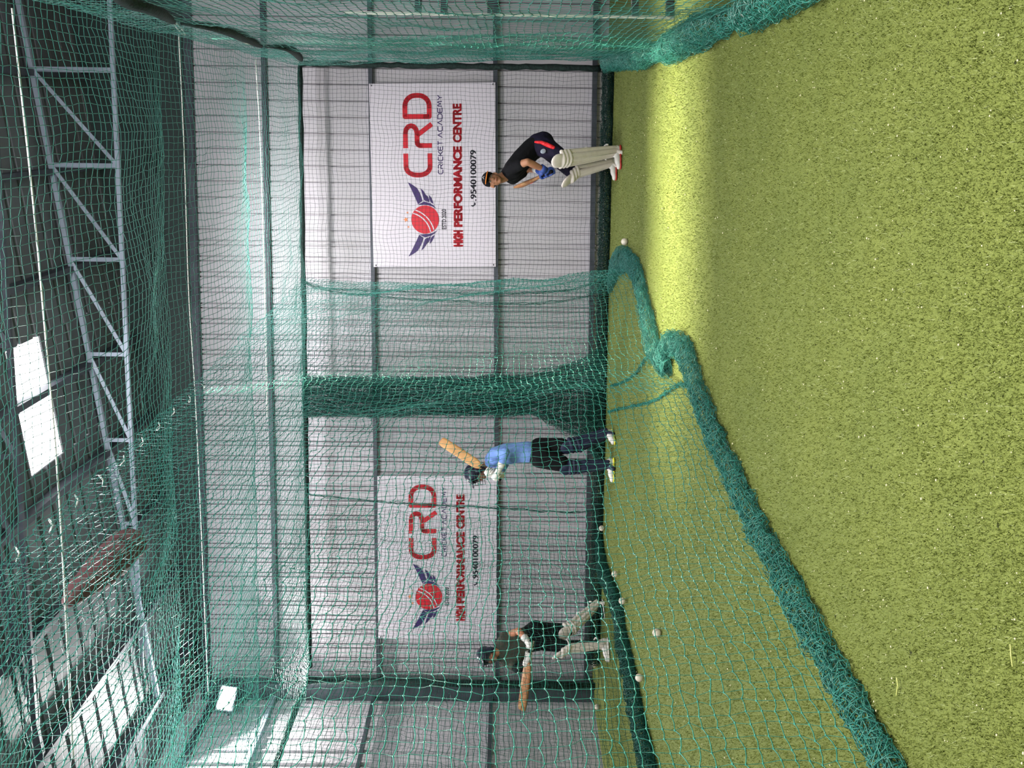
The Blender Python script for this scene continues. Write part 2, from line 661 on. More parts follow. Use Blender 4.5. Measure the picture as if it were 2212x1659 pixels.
def roof_strip(ua, ub, va, vb):
    rows = []
    v = va
    prof = []
    while v < vb - 1e-6:
        e = min(v + 0.25, vb)
        prof += [(v, 0.0), (min(v + 0.19, e), 0.0), (min(v + 0.205, e), 0.03), (min(v + 0.235, e), 0.03)]
        v = e
    prof.append((vb, 0))
    vs = []
    for v, o in prof:
        vs += [roof_pt(ua, v, o), roof_pt(ub, v, o)]
    mb.add(vs, [(2 * i, 2 * i + 1, 2 * i + 3, 2 * i + 2) for i in range(len(prof) - 1)])


roof_strip(UA, u0, VA, VB)
roof_strip(u1, UB, VA, VB)
roof_strip(u0, u1, VA, v0)
roof_strip(u0, u1, v1, VB)
struct(mb.build('ceiling', m_roofsheet))
m_sky = mat('daylit_rooflight', (0.9, 0.92, 1.0), 0.5, emit=((1.0, 0.98, 1.0), 9.0))
struct(plane_patch('window_1', [roof_pt(u0, v0, 0.02), roof_pt(u0, v1, 0.02), roof_pt(u1, v1, 0.02), roof_pt(u1, v0, 0.02)], m_sky, 0.01))


def wz(x, y, off=0.0):
    return onplane(x, y, WP + WN * off, WN)


# horizontal rails fixed to the end wall
k = 1
for pa, pb, h in (((800, 150), (817, 1400), 0.05), ((1070, 150), (1074, 1450), 0.055), ((1285, 150), (1266, 1450), 0.06),
                  ((569, 100), (597, 1400), 0.055), ((405, 60), (446, 1400), 0.09)):
    a, b = wz(*pa, 0.05), wz(*pb, 0.05)
    d = (b - a).normalized()
    a2 = a - d * ((a.x - 5.3) / d.x)
    b2 = a + d * ((-4.2 - a.x) / d.x)
    o = MB().bar(a2, b2, 0.06, h).build('trim_%d' % k, m_steel_dark)
    struct(o)
    k += 1
# rails of the left side wall
for z, h in ((3.03, 0.05), (1.42, 0.05), (4.4, 0.06), (5.2, 0.08)):
    a = Vector((left_x(10.2) + 0.06, 10.2, z))
    b = Vector((left_x(3) + 0.06, 3, z))
    struct(MB().bar(a, b, 0.05, h).build('trim_%d' % k, m_steel_dark if z != 4.4 else m_steel_light))
    k += 1

# purlins running along the lanes under the roof
for i, y in enumerate((-60, 160, 367, 572, 776, 962, 1150, 1330, 1500)):
    x = {0: 60}.get(i, 0)
    q = roof_uv(onplane(60 + 0.18 * y if y > 0 else 60, y, ROOF_P, ROOF_N))
    a, b = roof_pt(q[0], 1.2, -0.07), roof_pt(q[0], 10.3, -0.07)
    struct(MB().bar(a, b, 0.07, 0.12).build('trim_%d' % k, m_steel_dark))
    k += 1


# ------------------------------------------------------------------ roof trusses
def truss(depth0, label, nodes, low0, low1, pale=True):
    p0 = Vector((0, depth0, 0))
    root = empty('roof_truss', Vector((0, depth0, 5.6)), label, 'roof truss')
    ml = m_steel_light if pale else m_steel_dark

    def P(u, z):
        return Vector((u * WDIR.x, depth0 + u * WDIR.y, z))

    def top(u):
        q = P(u, 0)
        return roof_z(q.x, q.y) - 0.10
    ua, ub = -4.0, 4.8
    lz = lambda u: low0 + low1 * u
    MB().bar(P(ua, lz(ua)), P(ub, lz(ub)), 0.032, 0.045).build('lower_chord', ml, root)
    MB().bar(P(ua, top(ua)), P(ub, top(ub)), 0.04, 0.05).build('upper_chord', ml, root)
    for i, u in enumerate(nodes):
        MB().bar(P(u, lz(u)), P(u, top(u)), 0.035, 0.045, (1, 0, 0)).build('strut', ml, root)
        if i:
            MB().bar(P(nodes[i - 1], lz(nodes[i - 1])), P(u, top(u)), 0.03, 0.04, (1, 0, 0)).build('diagonal', ml, root)
    return root


TN = [(829.5 - y) * 8.78 / (1600 + 0.117 * (829.5 - y)) for y in (1330, 1140, 960, 775, 570, 367, 160)]
truss(8.78, 'pale blue grey steel truss crossing above the nets near the end wall', TN, 5.72, 0.0)
truss(6.75, 'darker roof truss nearer the camera, crossing in front of the rooflight', TN, 5.74, 0.0, False)

# steel column at the left end of the back wall
a = wz(1300, 1503, 0.25)
root = empty('steel_column', (a.x, a.y, 0), 'dark grey steel column in the far left corner of the hall', 'column')
for s_ in (-1, 1):
    MB().box((a.x + s_ * 0.16, a.y, 2.7), WDIR, 0.012, WN, 0.08, (0, 0, 1), 2.7).build('flange', m_steel_dark, root)
MB().box((a.x, a.y, 2.7), WDIR, 0.15, WN, 0.006, (0, 0, 1), 2.7).build('web', m_steel_dark, root)

# ------------------------------------------------------------------ floodlight in the left corner
fp = at(490, 1508, 9.7)
root = empty('floodlight', fp, 'glowing white floodlight high in the left corner above the nets', 'floodlight')
fd = (Vector((0.5, 4.5, 1.5)) - fp).normalized()
fs_ = fd.cross(Vector((0, 0, 1))).normalized()
fu = fs_.cross(fd)
MB().box(fp + fd * -0.05, fs_, 0.16, fu, 0.11, fd, 0.04).build('housing', m_steel_dark, root)
MB().box(fp, fs_, 0.14, fu, 0.09, fd, 0.008).build('lens', mat('lamp_glow', (1, 1, 1), emit=((1, 0.97, 0.92), 40)), root)
MB().bar(fp - fd * 0.07, fp - fd * 0.07 + Vector((-0.25, 0.1, 0)), 0.02, 0.02).build('bracket', m_steel_dark, root)
area('floodlight_beam', fp + fd * 0.03, fp + fd * 2 + Vector((-0.6, 0, 0)), 0.26, 0.16, 300, (1, 0.98, 0.95))


# ------------------------------------------------------------------ nets
def lane_x(x0, y0, y): return x0 - 0.40 * (y0 - y)


def divider(name, label, topf, botf, ya, yb, r=0.0017, sub=2, zt=NET_TOP, scallop=0.03, bulge=0.08, m=None, zb=0.06, rows=76, jit=0.004, knot=0.0042):
    n = int((ya - yb) * 1.07 / 0.05)
    Y = np.linspace(ya, yb, n)
    tx = np.array([topf(y) for y in Y])
    B = np.array([botf(y) for y in Y])               # x, y of the foot
    t = np.linspace(0, 1, rows)[None, :]
    top = np.stack([tx, Y, zt - scallop * np.abs(np.sin(Y * math.pi / 0.27))], 1)
    bot = np.stack([B[:, 0], B[:, 1], np.full(n, zb)], 1)
    P = top[:, None] * (1 - t[..., None]) + bot[:, None] * t[..., None]
    wob = smooth_noise(n, rows, bulge, 9) * np.sin(t * math.pi) ** 0.7
    P[..., 0] += wob
    P[..., 1] += smooth_noise(n, rows, 0.02, 6)
    P[..., 2] += smooth_noise(n, rows, 0.012, 6)
    st = Strands().grid(P, r, sag=0.003, jit=jit, knot=knot, sub=sub, cross=0.75, along=1.4)
    return st, P


# back net behind all lanes
def backnet():
    st = Strands()
    xs = np.arange(-3.75, 3.84, 0.05)
    zs = np.linspace(0.10, NET_TOP, 75)
    X, Z = np.meshgrid(xs, zs, indexing='ij')
    P = np.stack([X, net_y(X) + smooth_noise(*X.shape, 0.015, 8), Z], 2)
    P[..., 0] += smooth_noise(*X.shape, 0.010, 6)
    P[..., 2] += smooth_noise(*X.shape, 0.012, 6)
    st.grid(P, 0.0016, jit=0.002, knot=0.0035)
    root = st.build('cricket_net', m_net_back_shade)
    tag(root, 'dark green square mesh net hanging in front of the end wall', 'net')
    for a, b, r in (((3.85, NET_TOP), (-3.75, NET_TOP), 0.030), ((3.85, 0.15), (3.85, NET_TOP), 0.036)):
        pa, pb = Vector((a[0], net_y(a[0]), a[1])), Vector((b[0], net_y(b[0]), b[1]))
        pts = [pa.lerp(pb, i / 40) + Vector((random.gauss(0, .004), random.gauss(0, .004), random.gauss(0, .004))) for i in range(41)]
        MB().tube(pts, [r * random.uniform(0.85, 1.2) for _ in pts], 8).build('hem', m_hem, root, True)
    s2 = Strands()
    path = [(x, net_y(x) - 0.05, 0) for x in np.arange(3.85, -3.8, -0.25)]
    bundle(s2, path, 0.068, 4, 56, 0.022, 0.0024, 0.95, 0.2)
    s2.build('gathered_foot', m_net_back_shade, root)
    # curtain of slack netting pulled together between the first two lanes
    s3 = Strands()
    for layer in range(4):
        c, rws = 74, 100
        zz = np.linspace(0.03, NET_TOP, rws)
        t = np.linspace(0, 1, c)[:, None]

        def edge(px_top, px_mid, px_low, px_foot):
            ys = np.interp(zz, [0.03, 0.30, 0.95, 2.2, 3.8], [px_foot, px_low, px_mid, (px_mid + px_top) / 2, px_top])
            return np.array([onplane(1100, y, (0, 9.4, 0), Vector((0.1, 1, 0))).x for y in ys])
        R_ = edge(820, 812, 775, 745)
        L_ = edge(903, 893, 945, 1010)
        X = R_[None] * (1 - t) + L_[None] * t + smooth_noise(c, rws, 0.02, 5)
        Yd = net_y(X) - 0.06 - 0.05 * layer * 0.5 + 0.05 * np.sin(t * 44 * 1.9 + layer) + smooth_noise(c, rws, 0.02, 4)
        P = np.stack([X, Yd, np.broadcast_to(zz[None], X.shape)], 2)
        s3.grid(P, 0.0024, jit=0.006)
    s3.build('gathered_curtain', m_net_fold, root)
    return root


backnet()


# overhead net
def ceiling_net():
    st = Strands()
    na = int(7.7 / 0.05)
    nbk = int(8.2 / 0.05)
    ropes = (9.35, 7.5, 5.75, 4.0, 2.25, 0.5)
    lay = np.arange(nbk) * 0.05
    rows = []
    for j in range(nbk):
        yc = 9.35 - j * 0.05
        # right edge follows the right net, left to the left net
        xr = 3.80 - 0.36 * (9.0 - yc)
        a = np.arange(na) * 0.05
        x = xr - a
        y = yc + 0.10 * (a - 3.9)
        rows.append(np.stack([x, y, np.zeros(na)], 1))
    P = np.array(rows)
    yc = 9.35 - np.arange(nbk) * 0.05
    sag = np.zeros(nbk)
    for i in range(len(ropes) - 1):
        a, b = ropes[i], ropes[i + 1]
        k_ = (yc <= a) & (yc > b)
        sag[k_] = np.sin((a - yc[k_]) / (a - b) * math.pi) * (0.10 if i == 0 else 0.15)
    P[..., 2] = NET_TOP - sag[:, None] * (1 + smooth_noise(nbk, na, 0.2, 14)) + smooth_noise(nbk, na, 0.012, 7)
    edge = np.clip(np.arange(na) * 0.05 / 0.8, 0.25, 1)
    P[..., 2] = NET_TOP + (P[..., 2] - NET_TOP) * edge[None]
    P[..., 0] += smooth_noise(nbk, na, 0.012, 8)
    # leave out what is far left of the hall's left net
    st.grid(P, 0.0019, sag=0.003, jit=0.003, knot=0.0040, sub=1, cross=1.0, along=1.15)
    root = st.build('cricket_net', m_net_top)
    tag(root, 'teal overhead net stretched above all lanes between white ropes', 'net')


ceiling_net()

# rope lines that carry the overhead net
for i, (xr, lab) in enumerate((((552, 128, 562, 300, 570, 560, 577, 900, 592, 1400), 'thin white rope under the overhead net nearest the end wall'),
                               ((386, 75, 398, 330, 408, 640, 424, 900, 450, 1500), 'thin white rope across the overhead net, second from the end wall'),
                               ((26, 18, 70, 420, 96, 700, 128, 1080, 158, 1640), 'thin white rope across the overhead net closest to the camera'))):
    pts = []
    for q in range(0, len(xr), 2):
        pts.append(onplane(xr[q], xr[q + 1], (0, 0, NET_TOP + 0.01), Vector((0, 0, 1))))
    if i == 0:
        pts = pts[:4]
    C = catmull(pts, 60)
    o = MB().tube([Vector(p) for p in C], 0.0055 if i != 1 else 0.004, 6).build('rope', m_rope, None, True)
    tag(o, lab, 'rope', 'ropes carrying the overhead net')

# cord loops along the first divider's top
def t1(y): return 1.30 - 0.40 * (9.27 - y)


ring0 = None
RP = [(440, 835), (410, 862), (375, 890), (343, 921), (307, 955), (266, 995), (220, 1037), (166, 1081), (110, 1135), (38, 1196)]
names = ['first', 'second', 'third', 'fourth', 'fifth', 'sixth', 'seventh', 'eighth', 'ninth', 'tenth']
for i, (x, y) in enumerate(RP):
    p = onplane(x, y, (0, 0, NET_TOP), Vector((0, 0, 1)))
    if ring0 is None:
        mb = MB()
        for s_ in (-1, 1):
            pts = []
            for k_ in range(14):
                a = 2 * math.pi * k_ / 14
                pts.append(Vector((0.018 * math.cos(a) + 0.017 * s_, 0.012 * math.sin(a), 0.010 * math.sin(a + s_))))
            mb.tube(pts, 0.0032, 6, True)
        o = mb.build('cord_loop', m_rope, None, True)
        ring0 = o
    else:
        o = ring0.copy()
        COL.objects.link(o)
    o.location = p
    o.rotation_euler = (random.uniform(-.4, .4), random.uniform(-.4, .4), random.uniform(-.6, .6))
    s_ = 0.8 + 0.04 * i
    o.scale = (s_, s_, s_)
    tag(o, '%s white cord loop from the back along the top of the near divider net' % names[i], 'cord loop', 'cord loops of the near divider net')

# ---- first divider (between the first and second lane)
FOOT = [(1318, 628), (1332, 600), (1352, 575), (1378, 598), (1398, 650), (1410, 700), (1422, 745), (1445, 790), (1475, 815), (1500, 828), (1525, 880), (1560, 965), (1600, 1060),
        (1655, 1170), (1705, 1250), (1760, 1345), (1820, 1450), (1880, 1560), (1945, 1680), (2050, 1890), (2180, 2150)]
foot_w = [onfloor(x, y) for x, y in FOOT]
FY = np.array([p.y for p in foot_w])[::-1]
FXa = np.array([p.x for p in foot_w])[::-1]


def b1(y):
    yy_ = min(max(y * 0.985, FY[0]), FY[-1])
    return (float(np.interp(yy_, FY, FXa)) - 0.03, yy_)


st, P1 = divider('n', '', t1, b1, 9.22, 1.55, 0.0016, 2, jit=0.005, knot=0.0054, bulge=0.035)
n1 = st.build('cricket_net', m_net)
tag(n1, 'teal divider net beside the nearest lane with its foot rolled up on the turf', 'net')
s2 = Strands()
PATH = [(1322, 622), (1340, 575), (1362, 562), (1388, 596), (1400, 650), (1413, 700), (1425, 748), (1452, 790)]
pw = [onfloor(x, y) for x, y in PATH]
bundle(s2, pw, [0.05, 0.10, 0.12, 0.09, 0.09, 0.10, 0.11, 0.09], 2.5, 38, 0.026, 0.0019, 0.5)
PATH2 = [(1462, 800), (1452, 765), (1470, 742), (1497, 755), (1517, 800), (1535, 860), (1570, 945), (1615, 1045), (1668, 1150), (1720, 1245), (1778, 1350), (1840, 1462), (1905, 1575), (1975, 1700), (2090, 1900)]
pw2 = [onfloor(x - 8, y) for x, y in PATH2]
bundle(s2, pw2, [0.07, 0.07, 0.08, 0.075, 0.075, 0.075, 0.07, 0.07, 0.07, 0.065, 0.065, 0.065, 0.06, 0.06, 0.06], 2.6, 40, 0.024, 0.0019, 0.62)
s2.build('rolled_foot', m_net_roll_shade, n1)
# hems drooping from the curtain to the rolled foot
for pts in (((1318, 834, 9.1), (1345, 826, 8.2), (1372, 808, 7.4), (1386, 788, 6.9), (1398, 770, 6.6), (1415, 775, 6.3)),
            ((1312, 890, 9.2), (1345, 882, 8.0), (1390, 872, 7.0), (1420, 862, 6.2), (1448, 842, 5.7), (1472, 830, 5.35), (1492, 842, 5.0))):
    C = catmull([min([at(x, y, d), onfloor(x, y, 0.02)], key=lambda p: p.y) for x, y, d in pts], 0.02)
    C[:, 2] = np.maximum(C[:, 2], 0.015)
    s3 = Strands()
    for q in range(9):
        s3.lines((C + smooth_noise(len(C), 3, 0.009, 3) + RNG.normal(0, 0.003, C.shape))[None], 0.0022)
    s3.build('hem', m_hem_green, n1)
# back edge hem of the divider hanging from the corner
for off, r_ in ((0, 0.010), (22, 0.012)):
    pts = [(652, 606), (700, 622 + off * .2), (800, 628 + off * .5), (950, 632 + off * .8), (1100, 634 + off), (1220, 628 + off), (1280, 612 + off), (1312, 600)]
    C = catmull([onplane(x, y, (0, 9.25, 0), Vector((0.1, 1, 0))) for x, y in pts], 0.03)
    s3 = Strands()
    for q in range(8):
        s3.lines((C + smooth_noise(len(C), 3, r_, 4))[None], 0.002)
    s3.build('edge_hem', m_net_fold, n1)
# slack layer near the back edge of the same net
s3 = Strands()
tt = np.linspace(0, 1, 76)
cols = np.linspace(0, 1, 26)
G = []
for c in cols:
    row = []
    for t in tt:
        z = NET_TOP * (1 - t) + 0.08 * t
        yb_ = 608 + c * 210 + 18 * math.sin(t * 3)
        p = onplane(1100, yb_, (0, 9.1 - c * 0.25, 0), Vector((0.1, 1, 0)))
        row.append((p.x, p.y, z))
    G.append(row)
G = np.array(G)
G[..., 1] += smooth_noise(26, 76, 0.02, 8)
s3.grid(G, 0.0016, jit=0.004)
s3.build('slack_panel', m_net_fold, n1)

# ---- second divider
F2 = [(1296, 1085), (1300, 1139), (1312, 1222), (1342, 1298), (1353, 1365), (1376, 1461), (1394, 1556), (1420, 1659), (1450, 1800)]
f2w = [onfloor(x, y) for x, y in F2]
G2Y = np.array([p.y for p in f2w])[::-1]
G2X = np.array([p.x for p in f2w])[::-1]


def b2(y):
    q = min(max(y, G2Y[0]), G2Y[-1])
    return (float(np.interp(q, G2Y, G2X)), q)


st, _ = divider('n', '', lambda y: -1.52 - 0.36 * (9.5 - y), b2, 9.48, 5.0, 0.0017, 1, jit=0.004, knot=0.004, bulge=0.04)
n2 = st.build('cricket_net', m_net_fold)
tag(n2, 'green divider net between the middle batter and the far left batter', 'net')
s2 = Strands()
bundle(s2, [(p.x - 0.02, p.y, 0) for p in f2w], [0.05, 0.06, 0.08, 0.07, 0.07, 0.08, 0.08, 0.08, 0.08], 4, 50, 0.024, 0.0024, 0.8)
s2.build('rolled_foot', m_net_fold, n2)
pts = [(668, 1068), (760, 1078), (880, 1088), (1000, 1094), (1120, 1100), (1220, 1106), (1275, 1104), (1296, 1088)]
C = catmull([onplane(x, y, (0, 9.36, 0), Vector((0.1, 1, 0))) for x, y in pts], 0.03)
s3 = Strands()
for q in range(9):
    s3.lines((C + smooth_noise(len(C), 3, 0.010, 4))[None], 0.0024)
s3.build('edge_hem', m_net_fold, n2)

# ---- left outer net
st, _ = divider('n', '', lambda y: -3.62 - 0.38 * (9.75 - y), lambda y: (-3.72 - 0.38 * (9.75 - y), y), 9.72, 5.2, 0.0017, 1, jit=0.004, knot=0.0, bulge=0.04)
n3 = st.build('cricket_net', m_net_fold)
tag(n3, 'green outer net along the left side of the far lane', 'net')
pa, pb = at(664, 1462, 9.75), Vector((-3.62 - 0.38 * 4.5, 5.25, NET_TOP))
MB().tube([pa.lerp(pb, i / 20) for i in range(21)], 0.04, 8).build('top_hem', m_hem, n3, True)
pa = at(664, 1470, 9.7)
MB().tube([Vector((pa.x, pa.y, NET_TOP)), Vector((pa.x - 0.02, pa.y, 2)), Vector((pa.x - 0.05, pa.y, 0.05))], 0.05, 8).build('corner_hem', m_hem, n3, True)


# ---- right net
def tr(y): return 3.80 - 0.36 * (8.95 - y)


RB = [(1330, 138), (1365, 130), (1400, 128), (1440, 118), (1470, 112), (1520, 88), (1570, 62), (1610, 48), (1650, 36), (1700, 8), (1760, -22), (1850, -75), (2000, -150)]
rbw = [onfloor(x, y) for x, y in RB]
RY = np.array([p.y for p in rbw])[::-1]
RX = np.array([p.x for p in rbw])[::-1]


def br(y):
    q = min(max(y, RY[0]), RY[-1])
    return (float(np.interp(q, RY, RX)) + 0.05, q)


st, PR = divider('n', '', tr, br, 8.93, 2.1, 0.0018, 2, jit=0.002, knot=0.0042, bulge=0.02, rows=72, scallop=0.02, zb=0.14)
nr = st.build('cricket_net', m_net)
tag(nr, 'bright teal side net along the right edge, tied in swags at its foot', 'net')
# folded second layer near the back, where the netting doubles
s2 = Strands()
Pq = PR[:64, :].copy()
Pq[..., 0] += 0.07 + smooth_noise(Pq.shape[0], Pq.shape[1], 0.012, 8)
s2.grid(Pq, 0.0016, jit=0.004)
s2.build('doubled_layer', m_net, nr)
s2 = Strands()
C = catmull([(p.x + 0.03, p.y, 0.0) for p in rbw], 0.028)
seg = catmull([(p.x + 0.02, p.y, 0.0) for p in rbw], 24)
ties = [onfloor(1440, 118).y, onfloor(1612, 44).y]
Rr = [0.035 + 0.055 * min(1, min(abs(p[1] - t_) for t_ in ties) / 0.35) for p in seg]
bundle(s2, seg, Rr, 2.2, 40, 0.026, 0.0019, 1.0, 0.18)
s2.build('rolled_foot', m_net, nr)
for t_ in ties:
    x = float(np.interp(t_, RY, RX))
    MB().tube([Vector((x + 0.01 + 0.036 * math.cos(a), t_, 0.045 + 0.036 * math.sin(a))) for a in np.linspace(0, 6.28, 12, endpoint=False)], 0.004, 6, True).build('tie', m_rope, nr, True)
# heavy dark border sagging between its hooks along the top
for seg_ in (((225, -30), (270, 2), (310, 12), (345, 27), (376, 48)), ((390, 50), (440, 55), (490, 66), (530, 82), (566, 100)), ((572, 100), (610, 102), (636, 112), (652, 130))):
    pts = [onplane(x, y, (tr(8.95), 8.95, 0), Vector((1, -0.36, 0))) for x, y in seg_]
    C = catmull(pts, 20)
    rr = [0.012 + 0.026 * math.sin(math.pi * i / 19) ** 0.6 for i in range(20)]
    MB().tube([Vector(p) for p in C], rr, 8).build('border_roll', m_hem, nr, True)
p = onplane(382, 62, (0, 0, NET_TOP), Vector((0, 0, 1)))
o = MB().tube([p + Vector((0.018 * math.cos(a), 0.10 * math.sin(a), -0.02)) for a in np.linspace(0, 6.28, 16, endpoint=False)], 0.006, 6, True).build('hook', m_rope, None, True)
tag(o, 'pale wire hook holding the top of the right side net', 'hook')

# frame just behind the right net
root = empty('metal_frame', onfloor(1455, 60), 'dark metal frame with one pale upright behind the right side net', 'frame')
base = onfloor(1455, 66)
base.x += 0.10
hd = (0.36 * 1.0, 1.0)
side = Vector((1, 0.15, 0)).normalized()
MB().tube([base, base + Vector((0, 0, 2.55))], 0.012, 8).build('upright', m_rope, root)
for z in (0.03, 0.30, 1.42, 1.78, 1.98):
    MB().bar(base + Vector((0, 0, z)), base + side * 0.75 + Vector((0, 0, z)), 0.05, 0.05).build('rail', m_steel_dark, root)
MB().bar(base + side * 0.32, base + side * 0.32 + Vector((0, 0, 2.55)), 0.06, 0.06, (1, 0, 0)).build('upright', m_steel_dark, root)


# made-up solid in place of a blurred reddish streak at the overhead net
pa, pb = [onplane(x, y, (0, 0, NET_TOP + 0.16), Vector((0, 0, 1))) for x, y in ((150, 1296), (285, 1172))]
mb = MB()
for t, r in ((0, 0.05), (0.2, 0.085), (0.45, 0.115), (0.7, 0.14), (0.9, 0.13), (1.0, 0.10)):
    p = pa.lerp(pb, t)
    mb.ell(p + Vector((0, 0, 0.02 * math.sin(t * 9))), r, r, r * 0.9)
for a, b in ((0, .45), (.45, 1)):
    mb.cone(pa.lerp(pb, a), pa.lerp(pb, b), 0.05 + .07 * (a > 0), 0.12)
o = mb.build('streak_stand_in', mat('dull_red_streak', (0.17, 0.075, 0.08), 0.85, 0, 0.2, (3, (0.28, 0.17, 0.16), 0.5, 0.75), (12, 0.8, 0.02)), None, True, 0.015, 4)
tag(o, 'dull reddish oblong standing in for a blurred streak at the overhead net above the far lane', 'bundle')

# ------------------------------------------------------------------ banners
def text_geo(body, bold=0.0, fat=0.0):
    c = bpy.data.curves.new('t', 'FONT')
    c.body = body
    c.size = 1
    c.offset = bold
    c.fill_mode = 'FRONT'
    o = bpy.data.objects.new('t', c)
    COL.objects.link(o)
    dg = bpy.context.evaluated_depsgraph_get()
    me = bpy.data.meshes.new_from_object(o.evaluated_get(dg))
    vs = np.array([v.co[:2] for v in me.vertices])
    fs = [tuple(p.vertices) for p in me.polygons]
    bpy.data.objects.remove(o)
    bpy.data.curves.remove(c)
    bpy.data.meshes.remove(me)
    vs -= vs.min(0)
    vs /= vs.max(0)
    if fat:                                          # heavier strokes: the same outline laid down shifted
        n, allv, allf = len(vs), [], []
        for q, (dx, dy) in enumerate(((-1, 0), (1, 0), (0, -4), (0, 4), (0, 0))):
            allv.append(vs + np.array((dx, dy)) * fat * 0.6)
            allf += [tuple(i + q * n for i in f) for f in fs]
        vs, fs = np.vstack(allv), allf
    return vs, fs


def stroke_geo(lines, w, asp):
    """lines in letter units (0..1, 0..1); w stroke width in units of height; asp = width/height"""
    vs, fs = [], []
    for L in lines:
        L = [np.array((a * asp, b)) for a, b in L]
        for a, b in zip(L, L[1:]):
            d = (b - a) / (np.linalg.norm(b - a) + 1e-9)
            n = np.array((-d[1], d[0])) * w / 2
            k_ = len(vs)
            vs += [a + n, b + n, b - n, a - n]
            fs.append((k_, k_ + 3, k_ + 2, k_ + 1))
        for a in L[1:-1]:
            k_ = len(vs)
            vs += [a + np.array((math.cos(q), math.sin(q))) * w / 2 for q in np.linspace(0, 2 * math.pi, 10, endpoint=False)]
            fs.append(tuple(range(k_, k_ + 10)))
    v = np.array(vs)
    return np.stack([v[:, 0] / asp, v[:, 1]], 1), fs


def arc(cx_, cy_, rx, ry, a0, a1, n=7):
    return [(cx_ + rx * math.cos(math.radians(a)), cy_ + ry * math.sin(math.radians(a))) for a in np.linspace(a0, a1, n)]


BIG = {'C': [[(1, .92)] + arc(.42, .55, .36, .37, 90, 180) + arc(.42, .45, .36, .37, 180, 270) + [(1, .08)]],
       'R': [[(0, .92), (.62, .92)] + arc(.62, .72, .30, .20, 90, -90) + [(.28, .52)] + arc(.25, .40, .15, .12, 90, 180) + [(.10, 0)], [(.52, .52), (.98, .0)]],
       'D': [[(.10, .08), (.10, .92), (.50, .92)] + arc(.50, .55, .40, .37, 90, 0) + arc(.50, .45, .40, .37, 0, -90) + [(.10, .08), (.10, .3)]]}
TH = {'C': [[(1, 1), (.25, 1), (0, .8), (0, .2), (.25, 0), (1, 0)]], 'R': [[(0, 1), (.8, 1), (1, .85), (1, .6), (.8, .45), (.1, .45), (0, .35), (0, 0)], [(.6, .45), (1, 0)]],
      'I': [[(.5, 0), (.5, 1)]], 'K': [[(0, 0), (0, 1)], [(1, 1), (.35, .5), (1, 0)], [(0, .5), (.35, .5)]],
      'E': [[(1, 1), (.2, 1), (0, .85), (0, .15), (.2, 0), (1, 0)], [(0, .5), (.85, .5)]], 'T': [[(0, 1), (1, 1)], [(.5, 1), (.5, 0)]],
      'A': [[(0, 0), (.5, 1), (1, 0)]], 'D': [[(0, 0), (0, 1), (.7, 1), (1, .75), (1, .25), (.7, 0), (0, 0), (0, .2)]],
      'M': [[(0, 0), (.05, .9), (.2, 1), (.5, .3), (.8, 1), (.95, .9), (1, 0)]], 'Y': [[(0, 1), (.5, .5), (1, 1)], [(.5, .5), (.5, 0)]]}


def wing(mirror):
    # outline points read off the banner: (zx down, zy leftwards) in a 1608 x 1100 field
    polys = [[(370, 895), (404, 962), (440, 1040), (462, 1090), (500, 1062), (497, 1048), (480, 1000), (452, 948), (412, 918)],
             [(482, 950), (498, 1000), (512, 1050), (540, 1068), (537, 1040), (525, 1000), (506, 970)],
             [(520, 1000), (530, 1040), (545, 1066), (562, 1075), (560, 1050), (545, 1020)],
             [(555, 1005), (560, 1045), (573, 1072), (598, 1088), (590, 1060), (576, 1030)],
             [(462, 1092), (515, 1066), (566, 1080), (600, 1102), (625, 1132), (590, 1110), (550, 1098), (510, 1095)]]
    out = []
    for p in polys:
        q = []
        for x, y in p:
            if mirror:
                x, y = x + 14, 2450 - y
            q.append(((1648 - y) / 1608, (x - (28 + 0.029 * (y - 45))) / 1085))
        out.append(q if not mirror else q[::-1])
    return out


